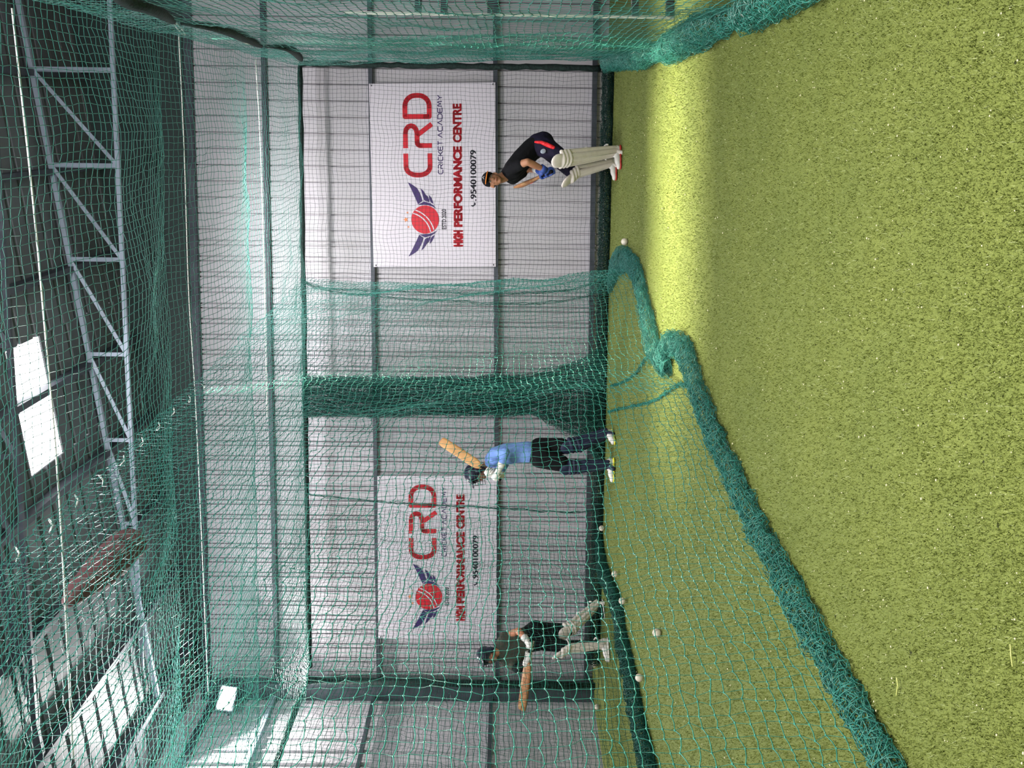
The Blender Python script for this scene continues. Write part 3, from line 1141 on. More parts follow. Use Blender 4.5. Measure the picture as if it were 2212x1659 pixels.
def banner(corners, label, full=True):
    TL, TR_, BR, BL = [wz(x, y, 0.095) for x, y in corners]

    def pt(a, b, off=0.0):
        return TL * (1 - a) * (1 - b) + TR_ * a * (1 - b) + BR * a * b + BL * (1 - a) * b + WN * off
    root = empty('banner', (BL + BR) / 2, label, 'banner')
    n = 24
    vs, fs = [], []
    for i in range(n + 1):
        for j in range(2):
            for kk in range(2):
                vs.append(pt(i / n, j, 0.002 - 0.006 * kk))
    for i in range(n):
        o = i * 4
        fs += [(o, o + 2, o + 6, o + 4), (o + 1, o + 5, o + 7, o + 3), (o, o + 4, o + 5, o + 1), (o + 2, o + 3, o + 7, o + 6)]
    fs += [(0, 1, 3, 2), (4 * n, 4 * n + 2, 4 * n + 3, 4 * n + 1)]
    MB().add(vs, fs).build('sheet', m_banner, root)

    def put(geo, a0, a1, b0, b1_, m, name):
        v, f = geo
        MB().add([pt(a0 + (a1 - a0) * x, b1_ - (b1_ - b0) * y, 0.006) for x, y in v], f).build(name, m, root)

    def word(chars, font, a0, a1, b0, b1_, w, m, name, gap=0.28):
        Wd, Hd = (TR_ - TL).length, (BL - TL).length
        widths = [0.35 if c in 'I' else (0.6 if c == ' ' else 1.0) for c in chars]
        tot = sum(widths) + gap * (len(chars) - 1)
        x = 0
        mb_ = MB()
        for c, wd in zip(chars, widths):
            if c != ' ':
                sa, sb = a0 + (a1 - a0) * x / tot, a0 + (a1 - a0) * (x + wd) / tot
                asp = (sb - sa) * Wd / ((b1_ - b0) * Hd)
                v, f = stroke_geo(font[c], w, asp)
                mb_.add([pt(sa + (sb - sa) * p[0], b1_ - (b1_ - b0) * p[1], 0.006) for p in v], f)
            x += wd + gap
        mb_.build(name, m, root)
    for ch, a0, a1 in (('C', .4995, .624), ('R', .653, .784), ('D', .808, .949)):
        word(ch, BIG, a0, a1, .262, .492, 0.165, m_red, 'letter')
    for wd_, a0, a1 in (('CRICKET', .513, .690), ('ACADEMY', .709, .935)):
        word(wd_, TH, a0, a1, .540, .576, 0.17, m_purple, 'lettering')
    for wd_, a0, a1 in (('HIGH', .114, .202), ('PERFORMANCE', .222, .660), ('CENTRE', .682, .889)):
        put(text_geo(wd_, 0.04, 0.035 if wd_ == 'HIGH' else 0.006), a0, a1, .660, .730, m_red, 'lettering')
    put(text_geo('.9540100079', 0.0, 0.010), .365, .639, .798, .843, m_black, 'lettering')
    put(text_geo('ESTD.2020', 0.0, 0.008), .209, .319, .563, .598, m_black, 'lettering')
    # handset sign
    hs = [(.05, .75), (.3, 1), (.42, .8), (.33, .62), (.62, .33), (.8, .42), (1, .3), (.75, .05), (.5, .05), (.05, .5)]
    put((np.array(hs), [tuple(range(len(hs)))[::-1]]), .331, .356, .80, .84, m_black, 'handset_sign')
    # ball with two pale seam bands
    asp = (BL - TL).length / (TR_ - TL).length
    rb = 0.1125
    cxa, cxb = .263, .428
    N = 40
    th = [2 * math.pi * i / N for i in range(N)]
    disc = [(cxa + rb * asp * math.cos(t), cxb - rb * math.sin(t)) for t in th]
    MB().add([pt(a, b, 0.006) for a, b in disc], [tuple(range(N))]).build('ball_sign', m_red, root)
    mbs = MB()
    for cc, rad, w in (((-1.22, 1.30), 1.72, 0.085), ((-1.22, 1.30), 1.98, 0.075)):
        L, Rr_ = [], []
        for q in np.linspace(-85, 5, 60):
            x, y = cc[0] + rad * math.cos(math.radians(q)), cc[1] + rad * math.sin(math.radians(q))
            if x * x + y * y < 0.985:
                d = np.array((math.cos(math.radians(q)), math.sin(math.radians(q))))
                L.append(np.array((x, y)) + d * w / 2)
                Rr_.append(np.array((x, y)) - d * w / 2)
        pts_ = L + Rr_[::-1]
        nn = len(L)
        mbs.add([pt(cxa + rb * asp * p[0], cxb - rb * p[1], 0.008) for p in pts_],
                [(i, i + 1, 2 * nn - 2 - i, 2 * nn - 1 - i) for i in range(nn - 1)])
    mbs.build('seam_band', m_banner, root)
    for mir in (False, True):
        mbw = MB()
        for q in wing(mir):
            mbw.add([pt(a, b, 0.006) for a, b in q], [tuple(range(len(q)))])
        mbw.build('wing_sign', m_purple, root)
    for zx, zy, r in ((355, 1225, 26), (370, 1163, 13), (376, 1290, 13)):
        ca, cb = (1648 - zy) / 1608, (zx - 62) / 1077
        pts_ = []
        for i in range(10):
            rr_ = (r if i % 2 == 0 else r * 0.4) / 1077
            t = math.pi / 2 + i * math.pi / 5
            pts_.append(pt(ca + rr_ * asp * math.cos(t), cb - rr_ * math.sin(t), 0.006))
        MB().add(pts_ + [pt(ca, cb, 0.006)], [(i, (i + 1) % 10, 10) for i in range(10)]).build('star', m_orange, root)
    for a, b in ((0.01, 0.02), (0.99, 0.02), (0.01, 0.98), (0.99, 0.98)):
        MB().ell(pt(a, b, 0.006), 0.012, 0.012, 0.006, n=8, m=4).build('eyelet', m_steel_dark, root)
    return root


banner(((807, 577), (797, 181), (1070, 178), (1071, 576)), 'white banner with red and purple lettering behind the right batter')
banner(((817, 1379), (815, 1028), (1073, 1028), (1073, 1379)), 'white banner with the same lettering seen through green nets on the left')

# ------------------------------------------------------------------ balls
m_ball = mat('white_leather', (0.74, 0.66, 0.55), 0.45, 0, 0.5, (30, (0.60, 0.52, 0.42), 0.45, 0.7))
m_seam = mat('seam_stitching', (0.35, 0.30, 0.25), 0.7)
ball_specs = [(1349, 522, 'white cricket ball on the turf beyond the tip of the rolled divider net', m_ball),
              (1300, 1141, 'white cricket ball by the far foot of the second divider net', m_ball),
              (1287, 1212, 'orange cricket ball under the left banner beside a white one', mat('orange_leather', (0.85, 0.42, 0.06), 0.45)),
              (1287, 1223, 'white cricket ball touching the orange one near the end wall', m_ball),
              (1328, 1240, 'white cricket ball on the rolled green net, second from the wall', m_ball),
              (1344, 1298, 'white cricket ball beside the rolled green net in front of the far batter', m_ball),
              (1419, 1367, 'white cricket ball nearest the camera, lying on open turf behind the near net', m_ball),
              (1284, 1436, 'small white cricket ball near the wall behind the far left batter', m_ball),
              (1381, 1464, 'white cricket ball by the rolled green net at the left edge', m_ball),
              (1290, 1527, 'pale cricket ball at the foot of the steel column', m_ball)]
for x, y, lab, m in ball_specs:
    p = onfloor(x, y, 0.036)
    if 1230 < y < 1480 and x != 1419 and x > 1300:
        p += ray(x, y) * -0.10
    if y == 1223:
        p.x -= 0.012
    o = MB().ell((0, 0, 0), .036, .036, .036, n=20, m=14).build('cricket_ball', m, None, True)
    o.location = p
    ax = Vector((random.gauss(0, 1), random.gauss(0, 1), random.gauss(0, 1))).normalized()
    e1 = ax.orthogonal().normalized()
    e2 = ax.cross(e1)
    mb = MB()
    for off in (-0.0035, 0, 0.0035):
        mb.tube([ax * off + (e1 * math.cos(t) + e2 * math.sin(t)) * 0.0361 for t in np.linspace(0, 2 * math.pi, 24, endpoint=False)], 0.0009, 4, True)
    s_ = mb.build('seam', m_seam)
    s_.parent = o
    tag(o, lab, 'cricket ball', 'cricket balls lying on the turf')
    o.location.z = max(o.location.z, 0.036)

#FIGURES#
# ------------------------------------------------------------------ people
m_skin = mat('brown_skin', (0.42, 0.19, 0.105), 0.5, 0, 0.4, (20, (0.36, 0.16, 0.09), 0.4, 0.6))
m_skin2 = mat('tan_skin', (0.60, 0.25, 0.14), 0.5, 0, 0.4, (20, (0.52, 0.21, 0.12), 0.4, 0.6))
m_navy = mat('dark_navy_cloth', (0.007, 0.006, 0.018), 0.8, 0, 0.2, (14, (0.012, 0.009, 0.028), 0.4, 0.6), (30, 0.5, 0.01))
m_navy2 = mat('navy_pad', (0.010, 0.013, 0.040), 0.6, 0, 0.4, (18, (0.02, 0.024, 0.06), 0.4, 0.6))
m_charcoal = mat('black_cloth', (0.006, 0.006, 0.008), 0.85, 0, 0.18, None, (30, 0.5, 0.01))
m_blue = mat('pale_blue_shirt', (0.22, 0.36, 0.78), 0.75, 0, 0.3, (10, (0.17, 0.29, 0.66), 0.4, 0.65), (16, 0.8, 0.02))
m_olive = mat('olive_shirt', (0.060, 0.058, 0.042), 0.85, 0, 0.3, (12, (0.045, 0.044, 0.034), 0.4, 0.6), (18, 0.7, 0.02))
m_cream = mat('cream_pad', (0.90, 0.79, 0.74), 0.6, 0, 0.4, (16, (0.82, 0.71, 0.66), 0.45, 0.7))
m_white = mat('white_leatherette', (0.78, 0.74, 0.70), 0.5)
m_glove_blue = mat('blue_glove', (0.03, 0.07, 0.30), 0.55)
m_willow = mat('willow', (0.72, 0.38, 0.15), 0.5, 0, 0.4, (8, (0.62, 0.31, 0.12), 0.4, 0.6))
m_willow_d = mat('worn_willow', (0.36, 0.15, 0.06), 0.5, 0, 0.4, (14, (0.55, 0.36, 0.16), 0.5, 0.7))
m_redc = mat('red_cloth', (0.80, 0.02, 0.03), 0.6)
m_sole_red = mat('red_rubber', (0.55, 0.05, 0.04), 0.6)
m_sole_y = mat('yellow_rubber', (0.80, 0.75, 0.05), 0.6)
m_orange_c = mat('orange_piping', (0.95, 0.25, 0.02), 0.5)
m_hair = mat('black_hair', (0.012, 0.010, 0.009), 0.6)
m_eye = mat('eye_white', (0.55, 0.50, 0.45), 0.3)
m_helmet = mat('navy_helmet', (0.012, 0.014, 0.035), 0.35, 0, 0.5)
m_grille = mat('helmet_grille', (0.05, 0.05, 0.055), 0.4, 0.6)
m_lip = mat('lip', (0.30, 0.10, 0.07), 0.5)


def V3(*a): return Vector(a)


def frame_head(c, up, fwd):
    up = Vector(up).normalized()
    fwd = Vector(fwd)
    fwd = (fwd - up * fwd.dot(up)).normalized()
    sd = up.cross(fwd)
    return Vector(c), up, fwd, sd


def add_head(mb, fr):
    c, u, f, s = fr
    E = lambda a, b, d, rs, rf, ru: mb.ell(c + s * a + f * b + u * d, rs, rf, ru, s, f, u, 16, 12)
    E(0, -0.012, 0.035, 0.074, 0.092, 0.083)
    E(0, 0.022, -0.035, 0.058, 0.062, 0.068)
    E(0, 0.045, -0.088, 0.030, 0.028, 0.024)       # chin
    E(0, 0.085, -0.018, 0.011, 0.020, 0.022)       # nose
    E(0, 0.095, -0.030, 0.016, 0.012, 0.010)
    E(0, 0.072, 0.018, 0.045, 0.014, 0.010)        # brow
    for q in (-1, 1):
        E(q * 0.036, 0.058, -0.030, 0.018, 0.020, 0.016)   # cheek
        E(q * 0.076, -0.008, -0.010, 0.009, 0.017, 0.028)  # ear
    E(0, 0.078, -0.060, 0.022, 0.012, 0.011)


def face_parts(fr, root):
    c, u, f, s = fr
    for q in (-1, 1):
        MB().ell(c + s * q * 0.028 + f * 0.074 + u * 0.004, 0.013, 0.008, 0.007, s, f, u).build('eye', m_eye, root, True)
        MB().ell(c + s * q * 0.028 + f * 0.081 + u * 0.004, 0.006, 0.003, 0.006, s, f, u).build('pupil', m_hair, root, True)
        MB().ell(c + s * q * 0.029 + f * 0.083 + u * 0.020, 0.018, 0.004, 0.004, s, f, u).build('eyebrow', m_hair, root, True)
    MB().ell(c + f * 0.089 - u * 0.060, 0.022, 0.005, 0.006, s, f, u).build('mouth', m_lip, root, True)


def hand(mb, pc, g, b, wrist, rf, rp, flip=1, curl=235):
    """a hand closed round a handle: four fingers wrap one way, the thumb the other"""
    pc, g, b = Vector(pc), Vector(g).normalized(), Vector(b)
    b = (b - g * b.dot(g)).normalized()
    s = g.cross(b) * flip
    R = 0.018 + rf
    for i in range(4):
        off = (i - 1.5) * 0.0225
        rr = R * (1 + 0.06 * math.sin(i * 1.7))
        end = curl - (0, 8, 4, 30)[i]
        pts = []
        for a in np.linspace(25, end, 6):
            t = math.radians(a)
            pts.append((pc + g * off + b * rr * math.cos(t) + s * rr * math.sin(t), rf * (1.05 - 0.2 * a / 235)))
        mb.limb(pts, n=8)
    pts = []
    for a, o in ((-20, 0.030), (-60, 0.040), (-105, 0.046), (-150, 0.044)):
        t = math.radians(a)
        pts.append((pc + g * o + b * R * math.cos(t) + s * R * math.sin(t), rf * 1.15))
    mb.limb(pts, n=8)
    mb.ell(pc + b * (R + 0.004), 0.046, 0.034, rp, g, s, b, 12, 8)
    w = Vector(wrist)
    mb.limb([(pc + b * (R + 0.008), rp * 1.25), (pc.lerp(w, 0.6) + b * 0.02, rp * 1.35), (w, rp * 1.35)], n=10)


def glove(root, pc, g, b, wrist, m, m2=None, flip=1):
    mb = MB()
    hand(mb, pc, g, b, wrist, 0.0125, 0.026, flip)
    go = mb.build('glove', m, root, True, 0.0045, 2)
    w, pc, b = Vector(wrist), Vector(pc), Vector(b).normalized()
    d = (w - pc).normalized()
    MB().cone(w - d * 0.02, w + d * 0.045, 0.038, 0.046, 16).build('glove_cuff', m2 or m, root, True)
    # sausage rolls of padding over the finger backs
    g = Vector(g).normalized()
    b = (b - g * b.dot(g)).normalized()
    s = g.cross(b) * flip
    for i in range(4):
        off = (i - 1.5) * 0.0225
        mb = MB()
        for a0, a1 in ((30, 70), (82, 125), (137, 180)):
            mb.limb([(pc + g * off + (b * math.cos(math.radians(a)) + s * math.sin(math.radians(a))) * 0.044, 0.0095) for a in (a0, (a0 + a1) / 2, a1)], n=6)
        mb.build('finger_roll', m2 or m, root, True)


def shoe(root, heel, toe, m, msole, lift=0.0):
    h, t = Vector(heel), Vector(toe)
    d = (t - h)
    d.z = 0
    L = 0.285
    mid = (h + t) / 2
    d.normalize()
    h, t = mid - d * L / 2, mid + d * L / 2
    z = Vector((0, 0, 1))
    s = d.cross(z)
    mb = MB()
    mb.ell(h + d * 0.05 + z * 0.055, 0.048, 0.036, 0.050, d, s, z)
    mb.ell(h + d * 0.10 + z * 0.060, 0.060, 0.038, 0.048, d, s, z)
    mb.ell(h + d * 0.17 + z * 0.046, 0.070, 0.044, 0.036, d, s, z)
    mb.ell(h + d * 0.235 + z * 0.036, 0.050, 0.042, 0.026, d, s, z)
    mb.cone(h + d * 0.06 + z * 0.06, h + d * 0.06 + z * 0.115, 0.042, 0.038)
    o = mb.build('shoe', m, root, True, 0.008, 2)
    mb = MB()
    for a, r in ((0.045, 0.040), (0.11, 0.040), (0.17, 0.046), (0.235, 0.046)):
        mb.ell(h + d * a + z * 0.017, 0.052, r, 0.016, d, s, z)
    mb.build('shoe_sole', msole, root, True, 0.007, 1)
    for a in (0.12, 0.15, 0.18):
        MB().tube([h + d * a + s * 0.030 * q + z * (0.100 - 0.05 * abs(q) - (a - 0.12) * 0.35) for q in (-0.9, -0.4, 0, 0.4, 0.9)], 0.003, 5).build('shoelace', m_grille, root, True)
    return h + d * 0.075 + z * 0.10


def pad(root, ankle, knee, top, fdir, m, mstrap, wide=0.034):
    A, K, T = Vector(ankle), Vector(knee), Vector(top)
    ax = (K - A).normalized()
    f = Vector(fdir)
    f = (f - ax * f.dot(ax)).normalized()
    w = ax.cross(f)
    mb = MB()
    for k_ in range(-2, 3):
        o = w * wide * k_ + f * (0.062 - 0.013 * k_ * k_)
        mb.limb([(A + o * 0.68 - ax * 0.02, 0.018), (A.lerp(K, 0.5) + o * 0.92, 0.022), (K + o * 1.05 - ax * 0.06, 0.024)], n=10)
    mb.limb([(A + f * 0.045 - ax * 0.035, 0.030), (A + f * 0.085 - ax * 0.065, 0.024)])
    tx = (T - K).normalized()
    for j in range(3):
        c = K - ax * 0.045 + (ax if j < 1 else tx) * (0.045 * j)
        mb.limb([(c + w * wide * k_ * 1.1 + f * (0.072 - 0.013 * k_ * k_), 0.024) for k_ in np.linspace(-2.1, 2.1, 6)], n=10)
    ft = (f - tx * f.dot(tx)).normalized()
    wt = tx.cross(ft)
    L = max((T - K).length - 0.03, 0.05)
    mb.ell(K + tx * (0.06 + L * 0.35) + ft * 0.050, wide * 2.2, L * 0.75, 0.026, wt, tx, ft, 16, 10)
    mb.build('leg_pad', m, root, True, 0.0065, 1)
    for t_ in (0.12, 0.55, 0.92):
        c = A.lerp(K, t_)
        MB().tube([c + (w * math.cos(a) * 0.082 + f * (math.sin(a) * 0.070 - 0.002)) for a in np.linspace(math.pi * 0.98, 2.02 * math.pi, 12)], 0.010, 6).build('pad_strap', mstrap, root, True)
    # seams between the canes
    mb = MB()
    for k_ in (-1.5, 0.0, 1.5):
        o = w * wide * k_ + f * (0.079 - 0.013 * k_ * k_)
        mb.tube([A + o * 0.72, A.lerp(K, 0.5) + o * 0.95, K + o - ax * 0.07], 0.0045, 5)
    mb.build('pad_seam', m_white if m is m_cream else m_charcoal, root, True)


def bat(butt, toe, face, label, mblade, mgrip):
    b0, t0 = Vector(butt), Vector(toe)
    a = (t0 - b0).normalized()
    f = Vector(face)
    f = (f - a * f.dot(a)).normalized()
    s = a.cross(f)
    root = empty('cricket_bat', b0, label, 'cricket bat')
    Lh, L = 0.28, 0.85
    mb = MB()
    secs = [(Lh - 0.02, 0.016, 0.016, 0.016), (Lh + 0.04, 0.045, 0.014, 0.022), (Lh + 0.08, 0.054, 0.012, 0.026), (0.50, 0.054, 0.016, 0.034),
            (0.68, 0.054, 0.019, 0.042), (0.80, 0.053, 0.016, 0.030), (0.84, 0.046, 0.012, 0.018), (L, 0.030, 0.008, 0.012)]
    vs = []
    for z, wv, e, sp in secs:
        c = b0 + a * z
        vs += [c + s * wv + f * e * 0.6, c + s * wv * 0.5 + f * e * 0.75, c - s * wv * 0.5 + f * e * 0.75, c - s * wv + f * e * 0.6,
               c - s * wv - f * e * 0.8, c - s * wv * 0.3 - f * sp, c + s * wv * 0.3 - f * sp, c + s * wv - f * e * 0.8]
    fs = []
    for i in range(len(secs) - 1):
        for j in range(8):
            fs.append((i * 8 + j, i * 8 + (j + 1) % 8, i * 8 + 8 + (j + 1) % 8, i * 8 + 8 + j))
    fs += [tuple(reversed(range(8))), tuple(range(len(vs) - 8, len(vs)))]
    mb.add(vs, fs).build('blade', mblade, root, True)
    MB().tube([b0, b0 + a * 0.02, b0 + a * 0.14, b0 + a * Lh], [0.019, 0.0175, 0.0165, 0.0165], 12).build('handle', mgrip, root, True)
    for z in (0.40, 0.47):
        MB().box(b0 + a * z - f * 0.033, a, 0.022, s, 0.020, f, 0.002).build('sticker', m_purple if z < 0.45 else m_redc, root)
    return root, a


class Fig:
    def __init__(s, x0, y0, k_, Z0):
        s.a = (x0, y0, k_, Z0)

    def __call__(s, zx, zy, dz=0.0):
        x0, y0, k_, Z0 = s.a
        return at(x0 + zx / k_, y0 + zy / k_, Z0 + dz)

    def fl(s, zx, zy):
        x0, y0, k_, Z0 = s.a
        return onfloor(x0 + zx / k_, y0 + zy / k_)


def twin(mb, pts, dv):
    """a trunk: two parallel chains joined across"""
    dv = Vector(dv)
    for q in (-1, 0, 1):
        mb.limb([(p + dv * q * k_, r * (1.0 if q == 0 else 0.92)) for p, r, k_ in pts])


# ---- right batter: bent forward, black cap, cream pads
J = Fig(1030, 260, 6.703, 8.25)
hL, tL = J.fl(2098, 410), J.fl(2100, 660)
hR, tR = J.fl(2035, 600), J.fl(2035, 800)
root = empty('person', (hL + tL + hR + tR) / 4, 'person in black cap and dark kit bending forward in cream pads, right lane', 'person')
aL = shoe(root, hL, tL, m_white, m_sole_red)
aR = shoe(root, hR, tR, m_white, m_sole_red)
kL, kR = J(1270, 550, -0.30), J(1375, 750, 0.20)
pL, pR = J(960, 370, -0.11), J(970, 350, 0.12)
neck = J(405, 815, -0.06)
sL, sR = J(500, 690, -0.19), J(520, 840, 0.13)
eL, wL = J(735, 600, -0.36), J(975, 715, -0.26)
eR, wR = J(750, 700, 0.10), J(880, 720, -0.04)
hd = frame_head(J(235, 862, -0.10), J(110, 845, -0.1) - J(350, 880, -0.14), V3(-0.18, -1, -0.22))
dv = V3(0.02, 1, 0)
g_top, g_bot = J(1085, 740, -0.26), J(940, 800, -0.06)
gd = (g_bot - g_top).normalized()
mb = MB()
add_head(mb, hd)
mb.limb([(hd[0] - hd[1] * 0.03, 0.052), (neck, 0.058), (J(470, 770, -0.04), 0.07)])
twin(mb, [(J(500, 740, -0.03), 0.088, 0.10), (J(640, 590, -0.02), 0.095, 0.08), (J(800, 420, 0), 0.095, 0.06), (J(950, 350, 0), 0.10, 0.06)], dv)
for s_, e_, w_ in ((sL, eL, wL), (sR, eR, wR)):
    mb.limb([(s_, 0.052), (s_.lerp(e_, 0.5), 0.046), (e_, 0.038), (e_.lerp(w_, 0.35), 0.039), (w_, 0.027)])
for p_, k_, a_ in ((pL, kL, aL), (pR, kR, aR)):
    mb.limb([(p_, 0.085), (p_.lerp(k_, 0.5), 0.072), (k_, 0.053), (k_.lerp(a_, 0.35), 0.052), (a_, 0.036)])
hand(mb, g_top + gd * 0.05, gd, V3(0.1, -1, 0.2), wL, 0.008, 0.016)
hand(mb, g_top + gd * 0.17, gd, V3(0.3, -0.7, 0.6), wR, 0.008, 0.016)
mb.build('body', m_skin, root, True, 0.0075, 2)
face_parts(hd, root)
mb = MB()
twin(mb, [(J(455, 775, -0.04), 0.075, 0.06), (J(520, 730, -0.03), 0.108, 0.09), (J(640, 590, -0.02), 0.118, 0.08), (J(790, 430, 0), 0.118, 0.07), (J(880, 370, 0), 0.118, 0.07)], dv)
mb.limb([(J(455, 775, -.04), 0.085), (sL, 0.070), (sL.lerp(eL, 0.55), 0.062)])
mb.limb([(J(455, 775, -.04), 0.085), (sR, 0.070), (sR.lerp(eR, 0.6), 0.062)])
mb.build('shirt', m_charcoal, root, True, 0.010, 3)
mb = MB()
twin(mb, [(J(870, 355, 0), 0.114, 0.07), (J(960, 345, 0), 0.128, 0.07)], dv)
for p_, k_, a_ in ((pL, kL, aL), (pR, kR, aR)):
    mb.limb([(p_, 0.122), (p_.lerp(k_, 0.45), 0.100), (k_, 0.074), (k_.lerp(a_, 0.4), 0.064), (k_.lerp(a_, 0.88), 0.048)])
mb.build('trousers', m_navy, root, True, 0.010, 3)
# red side flash and round crest, lying on the near thigh


def on_thigh(zx, zy):
    """nearest point on the near thigh's surface seen at that spot of the figure"""
    return J(zx, zy, -0.235 - 0.12 * max(0, (zx - 900) / 400))


mb = MB()
mb.limb([(on_thigh(850, 300) + V3(0, .03, 0), 0.012), (on_thigh(930, 318), 0.018), (on_thigh(1010, 350), 0.024), (on_thigh(1110, 395), 0.020)])
mb.build('red_flash', m_redc, root, True)
MB().ell(on_thigh(960, 455) + V3(0, -0.02, 0), 0.032, 0.006, 0.026, V3(0.5, 0, -1).normalized(), V3(0, 1, 0), V3(1, 0, .5).normalized()).build('crest', m_steel_light, root, True)
pad(root, aL, kL + (kL - aL) * 0.02, kL + (kL - aL).normalized() * 0.17, V3(-0.55, -0.85, 0.0), m_cream, m_white, 0.035)
pad(root, aR, kR, kR + V3(-0.13, -0.06, 0.13), V3(-0.85, -0.55, 0.1), m_cream, m_white, 0.031)
glove(root, g_top + gd * 0.05, gd, V3(0.1, -1, 0.2), wL, m_glove_blue, m_glove_blue)
glove(root, g_top + gd * 0.17, gd, V3(0.3, -0.7, 0.6), wR, m_glove_blue, m_white)
c, u, f, s = hd
mb = MB()
mb.ell(c + u * 0.052 - f * 0.010, 0.082, 0.100, 0.078, s, f, u, 20, 14)
mb.build('cap', m_charcoal, root, True, 0.006, 1)
MB().ell(c + u * 0.045 + f * 0.105, 0.066, 0.062, 0.009, s, (f - u * 0.25).normalized(), u, 20, 8).build('cap_brim', m_charcoal, root, True)
MB().tube([c + u * (0.044 - 0.014 * math.cos(a)) + f * (0.105 + 0.064 * math.cos(a)) + s * 0.068 * math.sin(a) for a in np.linspace(-1.5, 1.5, 14)], 0.005, 6).build('brim_piping', m_orange_c, root, True)
mb = MB()
q0 = c + u * 0.088 + f * 0.078
mb.tube([q0 - s * 0.018 - u * 0.012, q0 + u * 0.012 - f * 0.006, q0 + s * 0.018 - u * 0.012], 0.003, 5)
mb.build('cap_badge', m_white, root, True)
mb = MB()
mb.ell(c - f * 0.035 + u * 0.0, 0.073, 0.070, 0.055, s, f, u, 16, 10)
mb.build('hair', m_hair, root, True)
bat(g_top, g_top + gd * 0.85, V3(0.75, 0.2, 0.6), 'worn brown cricket bat held by the right batter, pointing up and back', m_willow_d, m_charcoal)

# ---- middle batter: pale blue shirt, navy helmet, bat raised
J = Fig(930, 900, 5.267, 8.6)
h1, t1_ = J.fl(2075, 130), J.fl(2120, 330)
h2, t2_ = J.fl(2100, 480), J.fl(2098, 740)
root = empty('person', (h1 + t1_ + h2 + t2_) / 4, 'person in pale blue shirt and navy helmet raising a bat in the middle lane', 'person')
a1 = shoe(root, h1, t1_, m_white, m_sole_y)
a2 = shoe(root, h2, t2_, m_white, m_sole_y)
k1, k2 = J(1640, 330, -0.02), J(1630, 565, -0.10)
q1, q2 = J(1240, 350, 0.06), J(1240, 470, -0.08)
neck = J(645, 560, -0.02)
sL, sR = J(720, 430, -0.15), J(720, 520, 0.14)
eL, wL = J(850, 400, -0.34), J(800, 560, -0.30)
eR, wR = J(845, 540, -0.02), J(785, 660, -0.20)
hd = frame_head(J(520, 655, -0.06), V3(-0.12, -0.05, 1), V3(-0.75, -0.6, -0.25))
g_top, toe = J(800, 720, -0.28), J(120, 275, -0.05)
gd = (toe - g_top).normalized()
dv = V3(0.15, 1, 0)
mb = MB()
add_head(mb, hd)
mb.limb([(hd[0] - hd[1] * 0.03, 0.052), (neck, 0.056), (J(700, 490, 0), 0.07)])
twin(mb, [(J(730, 470, 0), 0.085, 0.10), (J(860, 430, 0), 0.095, 0.08), (J(1020, 410, 0), 0.088, 0.06), (J(1200, 410, 0), 0.098, 0.06)], dv)
for s_, e_, w_ in ((sL, eL, wL), (sR, eR, wR)):
    mb.limb([(s_, 0.050), (s_.lerp(e_, 0.5), 0.044), (e_, 0.037), (e_.lerp(w_, 0.35), 0.038), (w_, 0.027)])
for p_, k_, a_ in ((q1, k1, a1), (q2, k2, a2)):
    mb.limb([(p_, 0.082), (p_.lerp(k_, 0.5), 0.070), (k_, 0.052), (k_.lerp(a_, 0.35), 0.052), (a_, 0.036)])
hand(mb, g_top + gd * 0.06, gd, V3(-0.5, -1, -0.2), wL, 0.008, 0.016)
hand(mb, g_top + gd * 0.16, gd, V3(-0.6, -0.8, -0.3), wR, 0.008, 0.016)
mb.build('body', m_skin, root, True, 0.0075, 2)
face_parts(hd, root)
mb = MB()
twin(mb, [(J(680, 500, 0), 0.068, 0.08), (J(740, 455, 0), 0.102, 0.10), (J(860, 425, 0), 0.116, 0.08), (J(1010, 405, 0), 0.112, 0.07), (J(1110, 400, 0), 0.116, 0.07)], dv)
mb.limb([(J(690, 480, 0), 0.075), (sL, 0.068), (sL.lerp(eL, 0.5), 0.058), (eL, 0.050), (eL.lerp(wL, 0.8), 0.042)])
mb.limb([(J(690, 480, 0), 0.075), (sR, 0.068), (sR.lerp(eR, 0.5), 0.058), (eR, 0.050), (eR.lerp(wR, 0.8), 0.042)])
mb.build('shirt', m_blue, root, True, 0.009, 3)
mb = MB()
twin(mb, [(J(1160, 405, 0), 0.116, 0.07), (J(1260, 410, 0), 0.130, 0.07)], dv)
for p_, k_, a_ in ((q1, k1, a1), (q2, k2, a2)):
    mb.limb([(p_, 0.118), (p_.lerp(k_, 0.62), 0.100)])
mb.build('shorts', m_charcoal, root, True, 0.010, 3)
mb = MB()
for p_, k_, a_ in ((q1, k1, a1), (q2, k2, a2)):
    mb.limb([(p_.lerp(k_, 0.4), 0.085), (k_, 0.066), (k_.lerp(a_, 0.4), 0.062), (a_, 0.046)])
mb.build('leggings', m_navy, root, True, 0.009, 2)
pad(root, a1, k1, k1 + V3(-0.01, -0.02, 0.14), V3(-0.35, -0.9, 0), m_navy2, m_charcoal, 0.036)
pad(root, a2, k2, k2 + V3(-0.01, -0.02, 0.14), V3(-0.6, -0.8, 0), m_navy2, m_charcoal, 0.036)
glove(root, g_top + gd * 0.06, gd, V3(-0.5, -1, -0.2), wL, m_white)
glove(root, g_top + gd * 0.16, gd, V3(-0.6, -0.8, -0.3), wR, m_white)


